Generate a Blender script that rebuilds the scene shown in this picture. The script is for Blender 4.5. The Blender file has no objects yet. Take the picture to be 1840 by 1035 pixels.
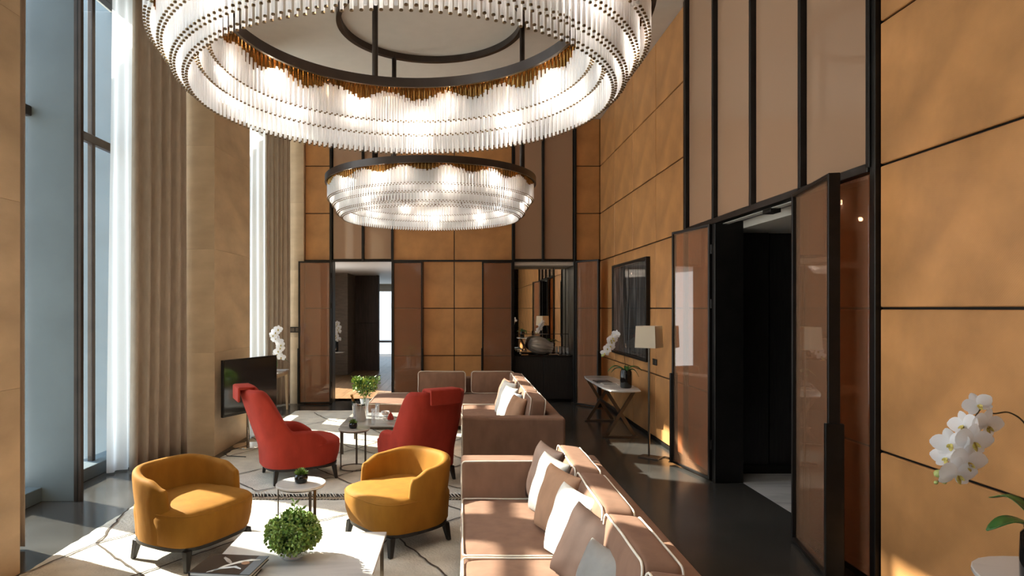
import bpy, bmesh, math, random
from mathutils import Vector, Matrix, noise
random.seed(7)
C = bpy.context.scene.collection
sc = bpy.context.scene
R = math.radians
PI = math.pi
# ------------------------------------------------------------------ camera, world, sun, exposure
F, CX, CY, EYE = 1130.0, 828.0, 554.0, 1.9
cam = bpy.data.cameras.new('camera')
cam.sensor_width = 36; cam.sensor_fit = 'HORIZONTAL'
cam.lens = 36 * F / 1840
cam.shift_x = (920 - CX) / 1840
cam.shift_y = (CY - 517.5) / 1840
cam.clip_start = .05
co = bpy.data.objects.new('camera', cam); C.objects.link(co)
co.location = (0, 0, EYE); co.rotation_euler = (PI/2, 0, 0)
sc.camera = co
sc.view_settings.view_transform = 'Standard'
sc.view_settings.look = 'None'
sc.view_settings.gamma = 1
sc.view_settings.use_curve_mapping = False
sc.view_settings.exposure = 0.47
w = bpy.data.worlds.new('hazy_sky'); sc.world = w; w.use_nodes = True
nt = w.node_tree; nt.nodes.clear()
out = nt.nodes.new('ShaderNodeOutputWorld'); bg = nt.nodes.new('ShaderNodeBackground')
tc = nt.nodes.new('ShaderNodeTexCoord'); sp = nt.nodes.new('ShaderNodeSeparateXYZ'); cr = nt.nodes.new('ShaderNodeValToRGB')
nt.links.new(tc.outputs['Generated'], sp.inputs[0]); nt.links.new(sp.outputs['Z'], cr.inputs[0])
cr.color_ramp.elements[0].position = 0.0; cr.color_ramp.elements[0].color = (.93, .93, .90, 1)
cr.color_ramp.elements[1].position = 0.6; cr.color_ramp.elements[1].color = (.66, .80, 1, 1)
nt.links.new(cr.outputs[0], bg.inputs[0]); bg.inputs[1].default_value = 4.6
nt.links.new(bg.outputs[0], out.inputs[0])
sun = bpy.data.lights.new('sun', 'SUN'); sun.energy = 16.0; sun.angle = R(.6); sun.color = (1, .90, .76)
so = bpy.data.objects.new('sun', sun); C.objects.link(so)
sd = Vector((1, -.45, -.68*math.sqrt(1+.45**2))).normalized()
so.rotation_euler = sd.to_track_quat('-Z', 'Y').to_euler()
so.location = (-12, 8, 9)

def P(px, py, Y):                       # a point seen at a pixel of the photograph, at depth Y
    return Vector(((px-CX)*Y/F, Y, EYE-(py-CY)*Y/F))

# ------------------------------------------------------------------ materials
MATS = {}
def mat(name, col, rough=.5, metal=0, **k):
    m = bpy.data.materials.new(name); m.use_nodes = True
    b = m.node_tree.nodes['Principled BSDF']
    b.inputs['Base Color'].default_value = (*col, 1)
    b.inputs['Roughness'].default_value = rough
    b.inputs['Metallic'].default_value = metal
    for kk, v in k.items():
        if kk in ('var', 'scale', 'bump', 'stretch', 'bscale', 'col2', 'detail', 'rvar'): continue
        b.inputs[kk].default_value = v
    t = m.node_tree
    var = k.get('var', .12); scale = k.get('scale', 6)
    if 1:
        tcn = t.nodes.new('ShaderNodeTexCoord'); mp = t.nodes.new('ShaderNodeMapping')
        mp.inputs['Scale'].default_value = k.get('stretch', (1, 1, 1))
        t.links.new(tcn.outputs['Object'], mp.inputs[0])
        nz = t.nodes.new('ShaderNodeTexNoise'); nz.inputs['Scale'].default_value = scale
        nz.inputs['Detail'].default_value = k.get('detail', 5)
        t.links.new(mp.outputs[0], nz.inputs['Vector'])
        rp = t.nodes.new('ShaderNodeValToRGB')
        c2 = k.get('col2', tuple(c*(1-var*2) for c in col))
        rp.color_ramp.elements[0].position = .3; rp.color_ramp.elements[0].color = (*c2, 1)
        rp.color_ramp.elements[1].position = .7; rp.color_ramp.elements[1].color = (*[min(1, c*(1+var*.5)) for c in col], 1)
        t.links.new(nz.outputs['Fac'], rp.inputs[0]); t.links.new(rp.outputs[0], b.inputs['Base Color'])
        if k.get('rvar'):
            mr = t.nodes.new('ShaderNodeMapRange'); mr.inputs['To Min'].default_value = rough-k['rvar']; mr.inputs['To Max'].default_value = rough+k['rvar']
            t.links.new(nz.outputs['Fac'], mr.inputs[0]); t.links.new(mr.outputs[0], b.inputs['Roughness'])
        if k.get('bump'):
            n2 = t.nodes.new('ShaderNodeTexNoise'); n2.inputs['Scale'].default_value = k.get('bscale', 60); n2.inputs['Detail'].default_value = 3
            t.links.new(mp.outputs[0], n2.inputs['Vector'])
            bp = t.nodes.new('ShaderNodeBump'); bp.inputs['Strength'].default_value = k['bump']; bp.inputs['Distance'].default_value = .01
            t.links.new(n2.outputs['Fac'], bp.inputs['Height']); t.links.new(bp.outputs[0], b.inputs['Normal'])
    MATS[name] = m
    return m
def velvet(name, col, sheen=.5, var=.09):
    return mat(name, col, .75, var=var, scale=5, bump=.22, bscale=7, stretch=(2.0, 2.0, .9), **{'Sheen Weight': sheen*.4, 'Sheen Roughness': .4, 'Sheen Tint': (*[min(1, c*1.6+.1) for c in col], 1), 'Specular IOR Level': .2})
def mixmat(name, trans, tcol, gloss_rough, dcol, ior=1.45, transl=0., frac=None, gcol=(1, 1, 1)):
    """thin glass: transparent + body colour, under a fresnel gloss"""
    m = bpy.data.materials.new(name); m.use_nodes = True; t = m.node_tree; t.nodes.clear()
    o = t.nodes.new('ShaderNodeOutputMaterial')
    tr = t.nodes.new('ShaderNodeBsdfTransparent'); tr.inputs[0].default_value = (*tcol, 1)
    df = t.nodes.new('ShaderNodeBsdfDiffuse'); df.inputs[0].default_value = (*dcol, 1)
    gl = t.nodes.new('ShaderNodeBsdfGlossy'); gl.inputs['Roughness'].default_value = gloss_rough; gl.inputs[0].default_value = (*gcol, 1)
    m1 = t.nodes.new('ShaderNodeMixShader'); m1.inputs[0].default_value = trans
    body = df
    if transl:
        tl = t.nodes.new('ShaderNodeBsdfTranslucent'); tl.inputs[0].default_value = (*dcol, 1)
        m0 = t.nodes.new('ShaderNodeMixShader'); m0.inputs[0].default_value = transl
        t.links.new(df.outputs[0], m0.inputs[1]); t.links.new(tl.outputs[0], m0.inputs[2]); body = m0
    t.links.new(body.outputs[0], m1.inputs[1]); t.links.new(tr.outputs[0], m1.inputs[2])
    m2 = t.nodes.new('ShaderNodeMixShader')
    if frac is None:
        fr = t.nodes.new('ShaderNodeFresnel'); fr.inputs[0].default_value = ior
        ge = t.nodes.new('ShaderNodeNewGeometry'); inv = t.nodes.new('ShaderNodeMath'); inv.operation = 'SUBTRACT'; inv.inputs[0].default_value = 1
        mu = t.nodes.new('ShaderNodeMath'); mu.operation = 'MULTIPLY'
        t.links.new(ge.outputs['Backfacing'], inv.inputs[1]); t.links.new(fr.outputs[0], mu.inputs[0]); t.links.new(inv.outputs[0], mu.inputs[1]); t.links.new(mu.outputs[0], m2.inputs[0])
    else: m2.inputs[0].default_value = frac
    t.links.new(m1.outputs[0], m2.inputs[1]); t.links.new(gl.outputs[0], m2.inputs[2])
    t.links.new(m2.outputs[0], o.inputs[0]); MATS[name] = m
    return m
def emis(name, col, s):
    m = bpy.data.materials.new(name); m.use_nodes = True; b = m.node_tree.nodes['Principled BSDF']
    b.inputs['Base Color'].default_value = (*col, 1); b.inputs['Emission Color'].default_value = (*col, 1); b.inputs['Emission Strength'].default_value = s
    return m
def marble(name, base=(.66, .63, .60), vein=(.42, .40, .38), scale=1.6, rough=.14):
    m = mat(name, base, rough, var=0); t = m.node_tree; b = t.nodes['Principled BSDF']
    tcn = t.nodes.new('ShaderNodeTexCoord'); mp = t.nodes.new('ShaderNodeMapping'); mp.inputs['Rotation'].default_value = (0, 0, .3); mp.inputs['Scale'].default_value = (.6, 2.6, 1)
    nz = t.nodes.new('ShaderNodeTexNoise'); nz.inputs['Scale'].default_value = scale; nz.inputs['Detail'].default_value = 8; nz.inputs['Distortion'].default_value = .7
    rp = t.nodes.new('ShaderNodeValToRGB'); e = rp.color_ramp.elements
    e[0].position = .30; e[0].color = (*vein, 1); e[1].position = .52; e[1].color = (*base, 1)
    e.new(.44).color = (*[(a*2+b_)/3 for a, b_ in zip(base, vein)], 1)
    t.links.new(tcn.outputs['Object'], mp.inputs[0]); t.links.new(mp.outputs[0], nz.inputs['Vector']); t.links.new(nz.outputs['Fac'], rp.inputs[0]); t.links.new(rp.outputs[0], b.inputs['Base Color'])
    return m

def leather_mat():
    m = mat('woven_leather', (.55, .262, .095), .42, var=.15, scale=2.6, detail=8, **{'Specular IOR Level': .35})
    t = m.node_tree; b = t.nodes['Principled BSDF']
    tcn = t.nodes.new('ShaderNodeTexCoord'); bs = []
    for ang in (.5, -.5):
        mp = t.nodes.new('ShaderNodeMapping'); mp.inputs['Rotation'].default_value = (ang+.3, ang, ang+.3)
        wv = t.nodes.new('ShaderNodeTexWave'); wv.bands_direction = 'Z'; wv.inputs['Scale'].default_value = 34; wv.inputs['Distortion'].default_value = 3.5; wv.inputs['Detail'].default_value = 2; wv.inputs['Detail Scale'].default_value = .5
        t.links.new(tcn.outputs['Object'], mp.inputs[0]); t.links.new(mp.outputs[0], wv.inputs['Vector']); bs.append(wv)
    mx = t.nodes.new('ShaderNodeMath'); mx.operation = 'ADD'; t.links.new(bs[0].outputs['Fac'], mx.inputs[0]); t.links.new(bs[1].outputs['Fac'], mx.inputs[1])
    bp = t.nodes.new('ShaderNodeBump'); bp.inputs['Strength'].default_value = .05; bp.inputs['Distance'].default_value = .01
    t.links.new(mx.outputs[0], bp.inputs['Height']); t.links.new(bp.outputs[0], b.inputs['Normal'])
    return m
LEATHER = leather_mat()
STONE = mat('travertine', (.58, .415, .25), .6, var=.13, scale=1.6, stretch=(1, 1, 2.2), detail=8, bump=.08, bscale=30)
GREY = mat('grey_fin_plaster', (.105, .135, .15), .5, var=.09, scale=1.5, detail=7)
FLOOR = mat('dark_polished_floor', (.060, .056, .050), .20, var=.22, scale=1.3, detail=8, rvar=.10, **{'Specular IOR Level': .45})
CEIL = mat('ceiling_paint', (.66, .60, .52), .45, var=.02)
BLACK = mat('black_bronze_metal', (.022, .019, .017), .38, .6, var=.15)
DARK = mat('blackened_oak', (.016, .014, .013), .45, var=.3, scale=8, stretch=(6, 6, .5))
BRZ = mat('bronze_mullion', (.065, .050, .042), .4, .7, var=.1)
BRZL = mat('dark_bronze_leg', (.13, .105, .085), .35, .8, var=.1)
BGLASS = mixmat('bronze_tinted_glass', .64, (.84, .62, .47), .02, (.40, .235, .14), ior=1.36)
BPANE = mixmat('bronze_backed_glass', .22, (.6, .45, .36), .03, (.47, .29, .185), ior=1.5)
CLEAR = mixmat('clear_glass', .97, (.93, .97, .98), .0, (.5, .55, .6), ior=1.45)
ROD = mixmat('glass_rod', .22, (.98, .98, .99), .10, (.96, .96, .96), ior=1.5, transl=.55)
RODCAP = mat('brass_cap', (.20, .13, .06), .3, .8, var=.1)
RODREFL = mat('painted_brass_reflection', (.50, .29, .09), .22, .9, var=.2)  # golden reflection of the brass plate, painted on the rod tops
GOLD = mat('polished_brass', (.62, .36, .12), .18, 1., var=.1)
MARB = marble('white_marble')
MARBG = marble('grey_marble', (.50, .47, .43), (.30, .28, .26), 3)
YEL = velvet('mustard_velvet', (.335, .145, .016), .5)
RED = velvet('rust_red_velvet', (.37, .038, .022), .5)
ROSE = velvet('rose_brown_velvet', (.262, .148, .098), .3)
BROWN = velvet('dark_brown_velvet', (.058, .032, .023), .0)
TAN = velvet('tan_velvet', (.46, .26, .155), .5)
PIPE = mat('cream_piping', (.82, .74, .62), .8, var=.05)
WHITEC = mat('white_linen', (.84, .81, .74), .85, var=.07, scale=12, bump=.2, bscale=80)
GREYC = mat('pale_grey_silk', (.30, .28, .255), .6, var=.1, scale=9, bump=.15, bscale=30)
PALEC = mat('pale_blue_white_cotton', (.70, .72, .72), .8, var=.06, scale=9)
RUG = mat('cream_wool_rug', (.70, .64, .53), .95, var=.10, scale=5, bump=.9, bscale=55, detail=8)
RUGL = mat('dark_wool_line', (.10, .075, .055), .95, var=.2, scale=30)
SHEER = mixmat('white_sheer', .14, (1, 1, 1), .6, (.95, .94, .92), transl=.62, frac=.0)
LINEN = mat('taupe_linen', (.44, .355, .275), .9, var=.06, scale=20, stretch=(1, 1, .3), bump=.1, bscale=200)
SHADE = mixmat('cream_lampshade', .02, (1, .95, .85), .7, (.86, .76, .60), transl=.35, frac=.0)
BLKGL = mat('black_gloss_ceramic', (.008, .008, .008), .06, var=0)
SCREEN = mat('tv_screen', (.010, .009, .009), .10, var=0, **{'Specular IOR Level': .6})
MIRROR = mat('mirror_silver', (.86, .80, .72), .0, 1.0, var=0)
STEEL = mat('polished_steel', (.62, .58, .54), .15, 1.0, var=.05)
SILVER = mat('pleated_silver_ceramic', (.55, .52, .48), .3, .35, var=.1)
LEAF = mat('leaf_green', (.22, .38, .07), .45, var=.25, scale=14)
LEAFD = mat('orchid_leaf_green', (.045, .15, .03), .3, var=.2, scale=8)
LEAFP = mat('pale_floret_green', (.42, .56, .14), .6, var=.3, scale=30)
LIME = mat('lime_bloom', (.52, .55, .10), .6, var=.2, scale=20)
STEMB = mat('brown_stem', (.08, .055, .025), .6, var=.2)
STEMG = mat('green_stem', (.16, .24, .06), .6, var=.2)
PETAL = mixmat('orchid_petal', .04, (1, 1, 1), .5, (.93, .93, .94), transl=.45, frac=.02)
LIP = mat('orchid_lip', (.62, .50, .12), .5, var=.3, scale=60)
BUD = mat('orchid_bud', (.45, .50, .16), .5, var=.15)
OAKF = mat('oak_planks', (.36, .215, .11), .32, var=.2, scale=3, stretch=(5, .6, 1), detail=8)
OAKT = mat('light_oak', (.55, .38, .22), .5, var=.15, scale=6, stretch=(4, 4, .6))
WALN = mat('smoked_oak_panel', (.075, .052, .042), .5, var=.2, scale=4, stretch=(5, 5, .5))
TAUPEW = mat('taupe_textured_panel', (.21, .17, .135), .6, var=.12, scale=5, stretch=(1, 1, 4))
COFFW = mat('red_walnut_wood', (.30, .10, .05), .4, var=.2)
PAPER = mat('paper', (.75, .72, .66), .8, var=.05)

# ------------------------------------------------------------------ object helpers
def link(name, me, m, parent=None, smooth=False, mods=()):
    me.materials.append(m) if not isinstance(m, (list, tuple)) else [me.materials.append(x) for x in m]
    o = bpy.data.objects.new(name, me); C.objects.link(o)
    if smooth:
        for p in me.polygons: p.use_smooth = True
    if parent: o.parent = parent
    return o
def obj(name, bm, m, parent=None, smooth=False, sharp=None, recalc=True):
    me = bpy.data.meshes.new(name)
    if recalc: bmesh.ops.recalc_face_normals(bm, faces=bm.faces)
    bm.to_mesh(me); bm.free()
    o = link(name, me, m, parent, smooth)
    if smooth and sharp: me.set_sharp_from_angle(angle=R(sharp))
    return o
def setp(o, label=None, cat=None, group=None, kind=None):
    if label: o['label'] = label
    if cat: o['category'] = cat
    if group: o['group'] = group
    if kind: o['kind'] = kind
    return o
def thing(name, label, cat, loc=(0, 0, 0), rz=0, group=None):
    o = bpy.data.objects.new(name, None); C.objects.link(o); o.empty_display_size = .1
    o.location = loc; o.rotation_euler = (0, 0, rz)
    return setp(o, label, cat, group)
def struct(name, label, loc=(0, 0, 0), rz=0):
    o = thing(name, label, None, loc, rz); o['kind'] = 'structure'; return o
def dup(src, loc=None, rz=None, label=None, group=None):
    def cp(o, par):
        c = o.copy(); C.objects.link(c)
        if par: c.parent = par
        for ch in o.children: cp(ch, c)
        return c
    c = cp(src, None)
    if loc is not None: c.location = loc
    if rz is not None: c.rotation_euler = (0, 0, rz)
    if label: c['label'] = label
    if group: c['group'] = group
    return c
def BM(): return bmesh.new()
def box(bm, x0, x1, y0, y1, z0, z1, bev=0, seg=1):
    r = bmesh.ops.create_cube(bm, size=1)
    vs = r['verts']
    for v in vs:
        v.co = Vector((x0+(x1-x0)*(v.co.x+.5), y0+(y1-y0)*(v.co.y+.5), z0+(z1-z0)*(v.co.z+.5)))
    if bev:
        es = list({e for v in vs for e in v.link_edges})
        bmesh.ops.bevel(bm, geom=es, offset=bev, segments=seg, affect='EDGES', profile=.5)
    return bm
def frame_ring(bm, pts, radii, n, closed, upv=None):
    rings = []; N = len(pts)
    pts = [Vector(p) for p in pts]
    prev = None
    for i, p in enumerate(pts):
        if closed: t = pts[(i+1) % N]-pts[i-1]
        else: t = pts[min(i+1, N-1)]-pts[max(i-1, 0)]
        if t.length < 1e-9: t = Vector((0, 0, 1))
        t.normalize()
        if prev is None:
            a = Vector((0, 0, 1)) if abs(t.z) < .9 else Vector((1, 0, 0))
            u = t.cross(a).normalized()
        else:
            u = (prev-t*prev.dot(t))
            u = u.normalized() if u.length > 1e-6 else t.orthogonal().normalized()
        prev = u; v = t.cross(u)
        r = radii[i] if isinstance(radii, (list, tuple)) else radii
        rings.append([bm.verts.new(p+u*math.cos(2*PI*k/n)*r+v*math.sin(2*PI*k/n)*r) for k in range(n)])
    for i in range(N if closed else N-1):
        a, b = rings[i], rings[(i+1) % N]
        for k in range(n): bm.faces.new((a[k], a[(k+1) % n], b[(k+1) % n], b[k]))
    if not closed:
        bm.faces.new(rings[0][::-1]); bm.faces.new(rings[-1])
def tube(bm, pts, r, n=8, closed=False): frame_ring(bm, pts, r, n, closed); return bm
def bar(bm, a, b, w, d=None, up=(0, 0, 1)):
    a, b = Vector(a), Vector(b); d = d or w; t = (b-a).normalized()
    u = t.cross(Vector(up));
    if u.length < 1e-4: u = t.cross(Vector((1, 0, 0)))
    u.normalize(); v = t.cross(u)
    vs = [[bm.verts.new(p+u*su*w/2+v*sv*d/2) for su, sv in ((-1, -1), (1, -1), (1, 1), (-1, 1))] for p in (a, b)]
    for k in range(4): bm.faces.new((vs[0][k], vs[0][(k+1) % 4], vs[1][(k+1) % 4], vs[1][k]))
    bm.faces.new(vs[0][::-1]); bm.faces.new(vs[1]); return bm
def lathe(bm, prof, n=32, cx=0, cy=0, cap=True, flute=None):
    rings = []
    for r, z in prof:
        rings.append([bm.verts.new((cx+(r*(1+(flute[1]*math.cos(flute[0]*2*PI*k/n) if flute else 0)))*math.cos(2*PI*k/n),
                                    cy+(r*(1+(flute[1]*math.cos(flute[0]*2*PI*k/n) if flute else 0)))*math.sin(2*PI*k/n), z)) for k in range(n)])
    for a, b in zip(rings, rings[1:]):
        for k in range(n): bm.faces.new((a[k], a[(k+1) % n], b[(k+1) % n], b[k]))
    if cap: bm.faces.new(rings[0][::-1]); bm.faces.new(rings[-1])
    return bm
def soft(name, x0, x1, y0, y1, z0, z1, r, m, parent, puff=0, seg=4):
    """rounded upholstered block with a gently crowned top"""
    bm = BM(); box(bm, x0, x1, y0, y1, z0, z1)
    if puff:
        bmesh.ops.subdivide_edges(bm, edges=bm.edges[:], cuts=7, use_grid_fill=True)
        cx, cy, cz = (x0+x1)/2, (y0+y1)/2, (z0+z1)/2
        hx, hy, hz = (x1-x0)/2, (y1-y0)/2, (z1-z0)/2
        rr = min(r, hx, hy, hz)*.98
        for v in bm.verts:
            p = v.co-Vector((cx, cy, cz)); u, vv, ww = p.x/hx, p.y/hy, p.z/hz
            q = Vector([max(-h+rr, min(h-rr, c)) for c, h in zip(p, (hx, hy, hz))]); d = p-q
            if d.length > rr: d = d.normalized()*rr
            p = q+d
            big = [('z', hz, (1-u*u)*(1-vv*vv)), ('x', hx, (1-ww*ww)*(1-vv*vv)), ('y', hy, (1-u*u)*(1-ww*ww))]
            dims = sorted([hx, hy, hz]);
            if hz == dims[0]: p.z += math.copysign(puff*(1-u*u)*(1-vv*vv), ww) if abs(ww) > .99 else 0
            elif hx == dims[0]: p.x += math.copysign(puff*(1-ww*ww)*(1-vv*vv), u) if abs(u) > .99 else 0
            else: p.y += math.copysign(puff*(1-u*u)*(1-ww*ww), vv) if abs(vv) > .99 else 0
            v.co = p+Vector((cx, cy, cz))+noise.noise_vector(v.co*5)*.006
        o = obj(name, bm, m, parent, True)
        md = o.modifiers.new('sub', 'SUBSURF'); md.levels = 1; md.render_levels = 1
        return o
    bmesh.ops.bevel(bm, geom=bm.edges[:], offset=r, segments=seg, affect='EDGES', profile=.5)
    o = obj(name, bm, m, parent, True)
    o.modifiers.new('wn', 'WEIGHTED_NORMAL')
    return o
def ring_rect(ax, c, a0, a1, b0, b1, r, n=4, wob=.003):
    """rounded rectangle loop lying at constant axis ax = c; (a, b) the two other axes in order"""
    pts = []
    for (ca, cb, s) in ((a1-r, b1-r, 0), (a0+r, b1-r, 1), (a0+r, b0+r, 2), (a1-r, b0+r, 3)):
        for k in range(n+1):
            t = (s+k/n)*PI/2; a, b = ca+r*math.cos(t), cb+r*math.sin(t)
            pts.append({'x': (c, a, b), 'y': (a, c, b), 'z': (a, b, c)}[ax])
    out_ = []
    for i, p in enumerate(pts):
        q = pts[(i+1) % len(pts)]; d = (Vector(q)-Vector(p)).length; k = max(1, int(d/.09))
        for j in range(k):
            v = Vector(p).lerp(Vector(q), j/k); out_.append(v+noise.noise_vector(v*4)*wob)
    return out_
def piping(name, loops, parent, r=.006):
    bm = BM()
    for l in loops: tube(bm, l, r, 6, True)
    return obj(name, bm, PIPE, parent, True)
def rbox_tub(phi, a, b, n):
    c, s = math.cos(phi), math.sin(phi)
    k = (abs(c/a)**n+abs(s/b)**n)**(-1/n)
    return k*c, k*s

# ------------------------------------------------------------------ the shell
XR, XL, YB, ZC, DH = 2.79, -3.16, 12.6, 5.7, 2.85
ROWZ = [.95*i for i in range(7)]
fl = obj('floor', box(BM(), -4.45, 3.07, -4, 13.25, -.2, 0), FLOOR)
setp(fl, 'dark polished stone floor of the tall lounge', kind='structure')
vf = obj('floor', box(BM(), 3.07, 6.2, 4.3, 7.6, -.2, .001), MARB)
setp(vf, 'white marble floor inside the dark vestibule on the right', kind='structure')
ce = obj('ceiling', box(BM(), -4.5, 3.3, -4, 13.3, ZC, ZC+.25), CEIL)
setp(ce, 'plain beige ceiling high above both chandeliers', kind='structure')

g = .008
_pc = {}
def panel(parent, ax, c, a0, a1, z0, z1, m=LEATHER, t=.028, name='leather_panel', bev=.006):
    """ax 'x': faces -X at x=c ; ax 'y': faces -Y at y=c. Local mesh per size, shared between alike pieces."""
    key = (ax, round(a1-a0, 3), round(z1-z0, 3), m.name, t, name)
    if key not in _pc:
        W, H = a1-a0-2*g, z1-z0-2*g; bm = BM()
        if ax == 'x': box(bm, 0, t, -W/2, W/2, -H/2, H/2, bev)
        elif ax == 'X': box(bm, -t, 0, -W/2, W/2, -H/2, H/2, bev)
        else: box(bm, -W/2, W/2, 0, t, -H/2, H/2, bev)
        o = obj(name, bm, m, parent); _pc[key] = o.data
    else:
        o = bpy.data.objects.new(name, _pc[key]); C.objects.link(o); o.parent = parent
    ac, zc = (a0+a1)/2, (z0+z1)/2
    o.location = (c, ac, zc) if ax in 'xX' else (ac, c, zc)
    return o

# right wall
wr = struct('wall_right', 'tall right wall of tan leather panels around a glazed doorway')
YD0, YD1, YG0, YG1 = 5.11, 6.87, 4.25, 7.72
bm = BM(); xi, xo = XR+.03, XR+.28
box(bm, xi, xo, -4, YD0, 0, ZC); box(bm, xi, xo, YD0, YD1, DH, ZC); box(bm, xi, xo, YD1, 12.9, 0, ZC)
obj('wall_core', bm, BLACK, wr)
farY = [12.6, 11.42, 10.2, 9.0, 7.82]
for y1, y0 in zip(farY, farY[1:]):
    for z0 in ROWZ[:6]: panel(wr, 'x', XR, y0, y1, z0+(.05 if z0 == 0 else 0), z0+.95)
nearY = [4.19, 3.0, 1.81, .62, -.57, -1.76, -2.95, -4.0]
for y1, y0 in zip(nearY, nearY[1:]):
    for z0 in ROWZ[:6]: panel(wr, 'x', XR, y0, y1, z0+(.05 if z0 == 0 else 0), z0+.95)
for z0 in ROWZ[:3]:
    panel(wr, 'x', XR, YD1+.02, YG1, z0+(.05 if z0 == 0 else 0), z0+.95)
    panel(wr, 'x', XR+.02, YG0+.03, YD0-.02, z0+(.05 if z0 == 0 else 0), z0+.95)
gy = [4.25, 5.11, 5.98, 6.87, 7.72]
for a, b in zip(gy, gy[1:]): panel(wr, 'x', XR+.005, a+.02, b-.02, DH+.04, ZC, BPANE, .014, 'glass_panel', .002)
panel(wr, 'x', XR-.004, YG0+.04, YD0-.03, .06, DH-.03, BGLASS, .012, 'glass_panel', .002)
for y in gy: obj('mullion', box(BM(), XR-.045, XR+.03, y-.02, y+.02, DH, ZC, .004), BLACK, wr)
for y in (YG0-.03, YG1+.06): obj('mullion', box(BM(), XR-.03, XR+.03, y-.028, y+.028, 0, ZC, .004), BLACK, wr)
obj('head_rail', box(BM(), XR-.045, XR+.03, YG0, YG1, DH-.03, DH+.03, .004), BLACK, wr)
for y in (YD0, YD1): obj('door_jamb', box(BM(), XR-.03, XR+.28, y-.04, y+.04, 0, DH, .004), BLACK, wr)
bb = obj('baseboard_right', box(BM(), XR-.012, XR+.03, YD1, 12.6, 0, .05, .003), BLACK); setp(bb, 'black metal baseboard along the far right leather wall', kind='structure')
bb = obj('baseboard_right', box(BM(), XR-.012, XR+.03, -4, YG0, 0, .05, .003), BLACK); setp(bb, 'black metal baseboard under the near right leather wall', kind='structure')

# vestibule
ve = struct('wall_vestibule', 'black panelled vestibule behind the right doorway')
obj('back_panel', box(BM(), 3.07, 3.55, 7.25, 7.4, 0, DH, .004), DARK, ve)
obj('back_panel', box(BM(), 3.58, 6.2, 7.30, 7.4, 0, DH, .004), DARK, ve)
obj('panel_backing', box(BM(), 3.0, 6.2, 7.40, 7.46, 0, DH), BLACK, ve)
obj('side_panel', box(BM(), 6.1, 6.2, 4.3, 7.3, 0, DH, .004), DARK, ve)
obj('front_panel', box(BM(), 3.07, 6.2, 4.3, 4.4, 0, DH, .004), DARK, ve)
obj('base_strip', box(BM(), 3.07, 6.1, 7.22, 7.26, 0, .1, .004), BLACK, ve)
obj('ceiling_panel', box(BM(), XR+.28, 6.2, 4.3, 7.5, 2.77, 2.85), CEIL, ve)
obj('light_slot', box(BM(), XR+.05, XR+.12, YD0+.05, YD1-.05, DH-.035, DH-.03), PAPER, ve)
obj('closer_box', box(BM(), XR+.04, XR+.14, 5.75, 5.9, DH-.07, DH-.03, .004), BLACK, ve)

# folding glass leaves
def leaf(n, label, hx, hy, ex, ey, h=DH-.02, handle=True, thick=.05):
    d = Vector((ex-hx, ey-hy, 0)); L = d.length; a = math.atan2(d.y, d.x)
    o = struct('door_%d' % n, label, (hx, hy, 0), a)
    t = thick/2; s = .03
    for x in (0, L-s): obj('stile', box(BM(), x, x+s, -t, t, .015, h, .003), BLACK, o)
    for z in (.015, h-s): obj('rail', box(BM(), s, L-s, -t, t, z, z+s, .003), BLACK, o)
    obj('glass_pane', box(BM(), s, L-s, -.008, .008, .015+s, h-s), BGLASS, o)
    if handle: obj('pull_handle', box(BM(), L-.022, L+.014, -t-.022, t+.022, .02, 1.11, .004), BLACK, o)
    for z in (.35, 1.9, 2.5): obj('hinge', tube(BM(), [(-.008, 0, z), (-.008, 0, z+.1)], .014, 10), BLACK, o)
    return o
leaf(1, 'left folding glass leaf in front of the stone pier at the back', -2.57, 12.47, -3.21, 12.44)
leaf(2, 'bronze glass leaf folded open right of the corridor doorway', -1.36, 12.50, -.76, 12.50)
leaf(3, 'bronze glass leaf folded open left of the bar niche', 1.03, 12.50, .42, 12.50)
leaf(4, 'bronze glass leaf standing ajar right of the bar niche', 2.27, 12.38, 2.62, 11.90)
leaf(5, 'far glass leaf of the right doorway, folded back beside the floor lamp', 2.755, 6.92, 2.60, 7.69)
leaf(6, 'nearest glass leaf of the right doorway, standing out from the wall', 2.73, 5.12, 2.56, 4.31, thick=.075)

# back wall
wb = struct('wall_back', 'back wall of tan leather panels with corridor doorway and bar niche')
O1, O2 = (-2.57, -1.36), (1.06, 2.27)
bm = BM(); y0, y1 = YB+.03, YB+.28
for a, b in ((-4.4, O1[0]), (O1[1], O2[0]), (O2[1], 3.07)): box(bm, a, b, y0, y1, 0, ZC)
for a, b in (O1, O2): box(bm, a, b, y0, y1, DH, ZC)
obj('wall_core', bm, BLACK, wb)
for z0 in ROWZ[:6]:
    panel(wb, 'y', YB, -3.12, -2.60, z0, z0+.95)
    panel(wb, 'y', YB, 2.29, 2.79, z0, z0+.95)
    panel(wb, 'y', YB, -1.36, -.13, z0, z0+.95) if z0 >= 2.8 else (panel(wb, 'y', YB, -1.36, -.75, z0, z0+.95), panel(wb, 'y', YB, -.75, -.13, z0, z0+.95))
    panel(wb, 'y', YB, -.13, 1.03, z0, z0+.95) if z0 >= 2.8 else (panel(wb, 'y', YB, -.13, .45, z0, z0+.95), panel(wb, 'y', YB, .45, 1.03, z0, z0+.95))
for a, b in ((-2.58, -1.96), (-1.96, -1.37), (1.06, 1.65), (1.65, 2.27)): panel(wb, 'y', YB+.005, a+.02, b-.02, DH+.03, ZC, BPANE, .014, 'glass_panel', .002)
for x in (-2.60, -1.96, -1.37, 1.05, 1.65, 2.29): obj('mullion', box(BM(), x-.024, x+.024, YB-.04, YB+.03, DH-.02, ZC, .004), BLACK, wb)
for x in (-2.60, -1.36, 1.045, 2.285): obj('door_jamb', box(BM(), x-.028, x+.028, YB-.03, YB+.28, 0, DH, .004), BLACK, wb)
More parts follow.
